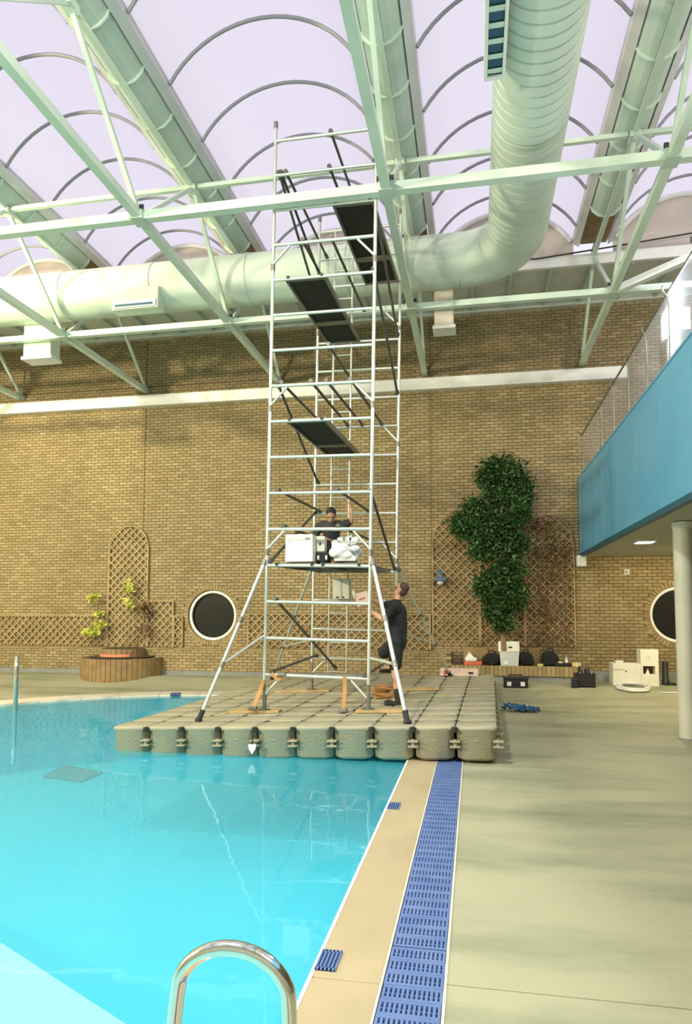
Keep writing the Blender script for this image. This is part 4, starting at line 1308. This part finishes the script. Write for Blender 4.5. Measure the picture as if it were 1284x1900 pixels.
PX0 = XK; XK = 1.0
z_ = tower_z(.55, 1.5 - .022 + .066)
e = carton('carton', -2.70, -2.29, 9.55, 9.95, z_, z_ + .40, 'large white carton at the left on the tower platform beside the kneeling person')
MB().box(-2.67, -2.38, 9.543, 9.551, z_ + .31, z_ + .37).build('tape_strip', GREYL, e)
MB().box(-2.68, -2.63, 9.542, 9.551, z_ + .25, z_ + .36).build('tape_end', GREYL, e)
MB().box(-2.40, -2.33, 9.541, 9.55, z_ + .32, z_ + .35).build('printed_mark', SKIRT, e)
e = carton('small_carton', -2.285, -2.16, 9.75, 9.92, z_ + .16, z_ + .39, 'small white carton with a dark mark in front of the kneeling person')
MB().box(-2.235, -2.215, 9.742, 9.751, z_ + .25, z_ + .30).build('printed_mark', BLACK, e)
e = empty('tool_case', (-2.2, 9.85, z_), 'low black case under the small white carton on the tower platform', 'case')
MB().bbox(-2.285, -2.10, 9.72, 9.98, z_, z_ + .155, .015).build('body', BLACK, e)
for xx in (-2.26, -2.14): MB().box(xx, xx + .03, 9.71, 9.722, z_ + .04, z_ + .10).build('latch', WHITE, e)
e = empty('polythene_bag', (-1.85, 9.75, z_), 'crumpled white polythene bag at the right on the tower platform', 'bag')
b = MB(); rb = random.Random(5)
for _ in range(26):
    p = Vector((-1.85 + rb.uniform(-.15, .15), 9.8 + rb.uniform(-.12, .12), z_ + .10 + rb.uniform(0, .20)))
    b.sphere(p, rb.uniform(.05, .10), rb.uniform(.05, .10), rb.uniform(.05, .09), 8)
b.box(-2.0, -1.68, 9.70, 9.92, z_ + .005, z_ + .08)
remesh(b, 'sack', CARD2, e, .018, 1)
for k in range(3):
    q = MB(); x = -1.95 + k * .09
    q.prism([(x, z_ + .25), (x + .08, z_ + .27), (x + .09 + .02 * k, z_ + .38 + .02 * (k % 2)), (x - .02, z_ + .36)], 'y', 9.76, 9.80); q.build('flap', CARD2, e)
# white twin panel behind the tower's second rung: a box standing on the boards by the rear frame
zz = TM @ Vector((-.25, LV - .12, 1.0 + RT))
e = empty('white_cabinet', (zz.x, zz.y, zz.z), 'white two door box hung on the rear frame below the platform', 'box')
MB().bbox(zz.x - .08, zz.x + .22, zz.y - .10, zz.y + .10, zz.z, zz.z + .36, .008).build('body', CARD, e)
MB().box(zz.x + .055, zz.x + .085, zz.y - .108, zz.y - .09, zz.z, zz.z + .36).build('centre_gap', GREYL, e)
MB().box(zz.x - .02, zz.x + .03, zz.y - .106, zz.y - .09, zz.z + .015, zz.z + .04).box(zz.x + .09, zz.x + .13, zz.y - .106, zz.y - .09, zz.z + .015, zz.z + .04).build('printed_mark', BLACK, e)
# carton in the standing person's hands
e = empty('pink_carton', (gx - .50, gy - .02, gz + 1.40), 'pinkish white carton held up by the standing person', 'box')
cc = G(-.52, .02, 1.60); ux = Vector((.95, .1, .3)).normalized(); uy = Vector((-.1, 1, 0)); uy = (uy - ux * ux.dot(uy)).normalized(); uz = ux.cross(uy)
MB().obox(cc, ux * .105, uy * .14, uz * .10).build('body', PINK, e)
MB().obox(cc - uy * .141, ux * .05, uy * .002, uz * .012).build('printed_mark', RED, e)
MB().obox(cc + uz * .10 - ux * .1, ux * .02, uy * .14, uz * .06).build('flap', CARD, e)

XK = .9
# ------------------------------------------------------------------ things on the bench and the deck by the wall
BZ = .40
e = empty('white_bin', (.87, 18.42, BZ), 'white plastic drum with square lid on the bench between black bags', 'bin')
MB().prism([(.66, BZ + .0), (1.10, BZ + .0), (1.13, BZ + .36), (.63, BZ + .36)], 'y', 18.3, 18.54).build('body', GREYL, e)
MB().bbox(.60, 1.14, 18.28, 18.56, BZ + .36, BZ + .63, .02).build('lid', CARD, e)
MB().box(.86, .95, 18.272, 18.281, BZ + .46, BZ + .50).build('printed_mark', BLACK, e)
MB().box(.74, .84, 18.28, 18.30, BZ + .03, BZ + .13).build('white_sticker', WHITE, e)
def bag(name, c, r, label, seed, straps=True):
    e = empty(name, (c[0], c[1], c[2]), label, 'bag', None)
    b = MB(); rb = random.Random(seed)
    b.sphere((c[0], c[1], c[2] + r[2] * .9), r[0], r[1], r[2] * .9, 16)
    for _ in range(12):
        a = rb.uniform(0, 2 * PI); b.sphere((c[0] + r[0] * .7 * math.cos(a), c[1] + r[1] * .6 * math.sin(a), c[2] + r[2] * rb.uniform(.35, 1.4)), r[0] * rb.uniform(.3, .5), r[1] * .5, r[2] * rb.uniform(.3, .45), 10)
    remesh(b, 'sack', CLOTHB, e, .025, 2)
    MB().tube([(c[0] - r[0] * .5, c[1], c[2] + r[2] * 1.6), (c[0] - r[0] * .2, c[1], c[2] + r[2] * 2.1), (c[0] + r[0] * .25, c[1], c[2] + r[2] * 2.1), (c[0] + r[0] * .5, c[1], c[2] + r[2] * 1.6)], .018, 6).build('handle', BLACK, e)
    return e
bag('duffel_bag', (.43, 18.42, BZ), (.24, .15, .18), 'black soft bag slumped left of the white drum on the bench', 1)
bag('duffel_bag', (1.30, 18.42, BZ), (.18, .15, .20), 'black soft bag pressed right of the white drum on the bench', 2)
bag('rucksack', (1.90, 18.42, BZ), (.22, .15, .22), 'black rucksack with a strap near the right end of the bench', 3)
e = empty('flat_tray', (2.05, 18.42, BZ), 'flat black tray lying in front of the trellis at the bench end', 'tray')
MB().bbox(2.02, 2.42, 18.30, 18.5, BZ, BZ + .09, .02).build('tray', BLACK, e)
MB().bbox(2.10, 2.20, 18.28, 18.34, BZ + .09, BZ + .12, .008).build('white_cap', WHITE, e)
e = empty('yellow_roll', (1.72, 18.36, BZ), 'small yellow tape roll on the bench left of the rucksack', 'tape')
MB().lathe([(.035, 0), (.075, 0), (.075, .06), (.035, .06), (.035, 0)], (1.66, 18.36, BZ), 20).build('roll', YEL, e, smooth=True)
MB().lathe([(.033, 0), (.033, .06)], (1.66, 18.36, BZ), 16).build('core', CARD, e)
e = empty('yellow_bundle', (2.5, 18.4, BZ), 'pale yellow bundle at the very end of the bench', 'bundle')
MB().bbox(2.44, 2.66, 18.30, 18.46, BZ, BZ + .10, .025).build('body', YEL, e)
MB().box(2.53, 2.56, 18.296, 18.464, BZ - .0, BZ + .103).build('band', WHITE, e)
e = empty('white_bottle', (2.28, 18.5, BZ), 'small white upright bottle beside the yellow bundle', 'bottle')
MB().lathe([(0, 0), (.04, 0), (.04, .16), (.018, .19), (.018, .23), (0, .23)], (2.33, 18.55, BZ + .0), 14).build('body', WHITE, e, smooth=True)
MB().lathe([(.022, .22), (.022, .25), (0, .25)], (2.33, 18.55, BZ), 12).build('lid', GREYL, e)
e = empty('red_pack', (-.1, 18.4, BZ), 'red and white plastic pack on the bench left of the black bags', 'pack')
MB().bbox(-.28, .18, 18.30, 18.52, BZ, BZ + .10, .02).build('body', RED, e)
MB().bbox(-.26, .05, 18.32, 18.5, BZ + .10, BZ + .20, .03).build('white_top', CARD2, e)
MB().prism([(-.24, BZ + .20), (-.02, BZ + .20), (-.15, BZ + .34)], 'y', 18.36, 18.46).build('tied_neck', CARD2, e)
XK = 1.0
# pinkish carton lying at the back of the pontoon
zz = pz(-.30, 15.05)
e = empty('flat_carton', (-.33, 15.05, zz), 'long flat pinkish white carton at the back of the pontoon', 'box')
MB().bbox(-.74, .06, 14.90, 15.2, zz + .006, zz + .15, .006).build('body', PINK, e)
MB().box(-.66, -.60, 14.892, 14.901, zz + .03, zz + .13).box(-.62, -.52, 14.892, 14.901, zz + .07, zz + .12).build('red_print', RED, e)
MB().box(-.14, -.04, 14.892, 14.901, zz + .05, zz + .09).build('dark_print', BLACK, e)
TX, TY_, TZ = .62, 15.58, .121
e = empty('toolbox', (TX + .26, TY_ + .12, TZ), 'low black toolbox with two white latches on the deck by the bench', 'toolbox')
MB().bbox(TX, TX + .52, TY_, TY_ + .25, TZ, TZ + .18, .015).build('body', BLACK, e)
MB().bbox(TX - .01, TX + .53, TY_ - .01, TY_ + .26, TZ + .18, TZ + .245, .015).build('lid', BLACK, e)
for xx in (TX + .07, TX + .36): MB().box(xx, xx + .09, TY_ - .014, TY_ + .002, TZ + .05, TZ + .14).build('latch', WHITE, e)
MB().tube([(TX + .12, TY_ + .12, TZ + .24), (TX + .12, TY_ + .12, TZ + .28), (TX + .40, TY_ + .12, TZ + .28), (TX + .40, TY_ + .12, TZ + .24)], .014, 6).build('handle', BLACK, e)
TX, TY_, TZ = 2.16, 15.74, .151
e = empty('tool_crate', (TX + .2, TY_ + .13, TZ), 'black open crate crammed with tools beside the bench end', 'crate')
MB().box(TX, TX + .42, TY_, TY_ + .03, TZ, TZ + .30).box(TX, TX + .42, TY_ + .24, TY_ + .27, TZ, TZ + .30).box(TX, TX + .03, TY_ + .03, TY_ + .24, TZ, TZ + .30).box(TX + .39, TX + .42, TY_ + .03, TY_ + .24, TZ, TZ + .30).box(TX, TX + .42, TY_, TY_ + .27, TZ, TZ + .02).build('crate_body', BLACK, e)
rb = random.Random(8)
for k in range(9):
    x = TX + .05 + .04 * k; MB().tube([(x, TY_ + .06 + rb.uniform(0, .1), TZ + .05), (x + rb.uniform(-.05, .05), TY_ + .08 + rb.uniform(0, .1), TZ + .36 + rb.uniform(0, .12))], rb.uniform(.016, .032), 8).build('tool_handle', [BLACK, STEEL, RUBBER][k % 3], e)
MB().bbox(TX - .10, TX + .06, TY_ - .07, TY_ - .002, TZ - .01, TZ + .20, .02).build('side_pouch', BLACK, e)
XK = .9
e = empty('low_carton', (3.7, 17.95, 0), 'wide low white carton on the deck below the gallery', 'box')
MB().bbox(3.33, 3.98, 17.82, 18.3, 0, .54, .012).build('body', CARD, e)
MB().box(3.36, 3.6, 17.812, 17.822, .38, .41).build('flap_line', GREYL, e)
MB().box(3.62, 3.66, 17.811, 17.822, .33, .37).build('printed_mark', SKIRT, e)
MB().bbox(3.42, 3.60, 17.9, 18.1, .54, .60, .01).build('packing', CARD2, e)
e = empty('tall_carton', (4.16, 17.95, 0), 'tall white carton torn open with a dark hole on the deck', 'box')
MB().box(3.99, 4.40, 17.86, 18.28, 0, .28).box(3.99, 4.40, 17.86, 18.28, .48, .88).box(3.99, 4.04, 17.86, 18.28, .28, .48).box(4.32, 4.40, 17.86, 18.28, .28, .48).build('body', CARD, e)
MB().box(4.04, 4.32, 18.1, 18.2, .28, .48).build('dark_inside', VINE, e)
MB().prism([(4.10, .28), (4.2, .28), (4.16, .42)], 'y', 17.9, 17.92).build('torn_flap', CARD, e)
MB().box(4.18, 4.20, 17.852, 17.862, .64, .72).build('printed_mark', GREYL, e)
e = empty('cylinder_case', (4.62, 18.15, 0), 'upright black cylindrical case standing right of the white cartons', 'case')
MB().lathe([(0, 0), (.09, 0), (.09, .12), (.07, .14), (.07, .55), (.055, .58), (0, .58)], (4.62, 18.15, 0), 18).build('body', BLACK, e, smooth=True)
MB().bbox(4.62, 4.86, 18.08, 18.22, 0, .06, .015).build('foot', BLACK, e)
XK = 1.0
b = MB()
for k in range(5):
    r = .34 - .018 * k
    b.tube([(3.35 + r * math.cos(t) + .02 * math.sin(5 * t + k), 15.72 + r * .9 * math.sin(t), .022 + .02 * (k % 3) + .018 + min(max((15.72 + r * .9 * math.sin(t) - 14.9), 0), 1) * .18) for t in [2 * PI * j / 40 for j in range(40)]], .017, 6, closed=True)
tag(b.build('hose_coil', WHITE, smooth=True), 'coil of white hose lying on the deck in front of the cartons', 'hose')
b = MB(); b.tube([(3.85, 15.45, .117), (3.98, 15.42, .113), (4.18, 15.45, .118)], .014, 6)
tag(b.build('hose_offcut', WHITE, smooth=True), 'short white hose end on the deck right of the hose coil', 'hose')
b = MB(); rb = random.Random(4); pts = []
for k in range(90):
    t = k * .55; r = .10 + .16 * rb.random()
    cx_ = .62 + .42 * (k / 90); pts.append((cx_ + r * math.cos(t) * (1 - .5 * k / 90), 12.85 + r * .8 * math.sin(t), .03 + .12 * rb.random() * (1 - k / 120)))
b.tube(pts, .017, 6)
tag(b.build('rope_heap', ROPE, smooth=True), 'tangled blue rope heap on the deck against the pontoon', 'rope')

# ------------------------------------------------------------------ handrails
def handrail(name, pts, r, label, m=CHROME):
    e = empty(name, pts[0], label, 'handrail')
    P = [Vector(p) for p in pts]
    # Catmull-Rom for an even bend
    out = []
    for i in range(len(P) - 1):
        a, c, d, f = P[max(i - 1, 0)], P[i], P[i + 1], P[min(i + 2, len(P) - 1)]
        for j in range(6):
            t = j / 6; out.append(.5 * ((2 * c) + (d - a) * t + (2 * a - 5 * c + 4 * d - f) * t * t + (3 * c - a - 3 * d + f) * t ** 3))
    out.append(P[-1])
    MB().tube(out, r, 16).build('rail', m, e, smooth=True)
    return e


HY = 1.80
RC, RRAD, RZ = -.645, .155, .775
arcp = [(RC + RRAD * math.cos(a), HY, RZ + .125 * math.sin(a)) for a in [PI * k / 8 for k in range(9)]]
e = handrail('pool_handrail', [(-.492, HY, .004), (-.487, HY, .3), (-.486, HY, .6)] + arcp[0:9] + [(-.822, HY, .58), (-.87, HY, .2), (-.90, HY, -.25), (-.91, HY, -.9)], .0205, 'curved polished steel handrail in the foreground at the pool edge')
MB().lathe([(.045, .003), (.045, .012), (.024, .02)], (-.492, HY, 0), 20).build('flange', CHROME, e, smooth=True)
fx, fy = -8.46, 11.52
dxv = Vector((-.592, .806, 0)); FB = Vector((fx, fy, 0))
e = handrail('pool_handrail', [FB + dxv * .28 + Vector((0, 0, z_)) for z_ in (.003, .35, .72)] + [FB + dxv * .2 + Vector((0, 0, .90)), FB + dxv * .05 + Vector((0, 0, .96)), FB + dxv * -.12 + Vector((0, 0, .90))] + [FB + dxv * -.2 + Vector((0, 0, z_)) for z_ in (.72, .2, -.7)], .045, 'distant steel grab rail at the far left pool edge')
MB().lathe([(.06, .003), (.06, .014), (.03, .02)], (fx - .592 * .28, fy + .806 * .28, 0), 16).build('flange', CHROME, e, smooth=True)
e = empty('hall_floodlights', (0, 0, 0)) if False else None
# fixtures of the hall floodlight and of the added fill lamps
lbs = ['floodlight box hung high between the two leftmost trusses', 'unseen fill lamp box added behind the viewer at the far left', 'unseen fill lamp box added behind the viewer in the middle', 'unseen fill lamp box added behind the viewer at the right']
for (a, t, _, _, s), lb in zip(FLOODS_AND_FILL, lbs):
    a = Vector(a); d = (Vector(t) - a).normalized(); x = d.cross(Vector((0, 0, 1))).normalized(); u = x.cross(d)
    e = empty('hall_floodlight', a, lb, 'light', 'floodlights of the hall')
    c = a - d * .14
    MB().obox(c, x * s * .55, u * s * .55, d * .10).build('housing', SKIRT, e)
    MB().tube([c, (c.x, c.y, 9.6)], .02, 8).build('hanger', STEEL, e)
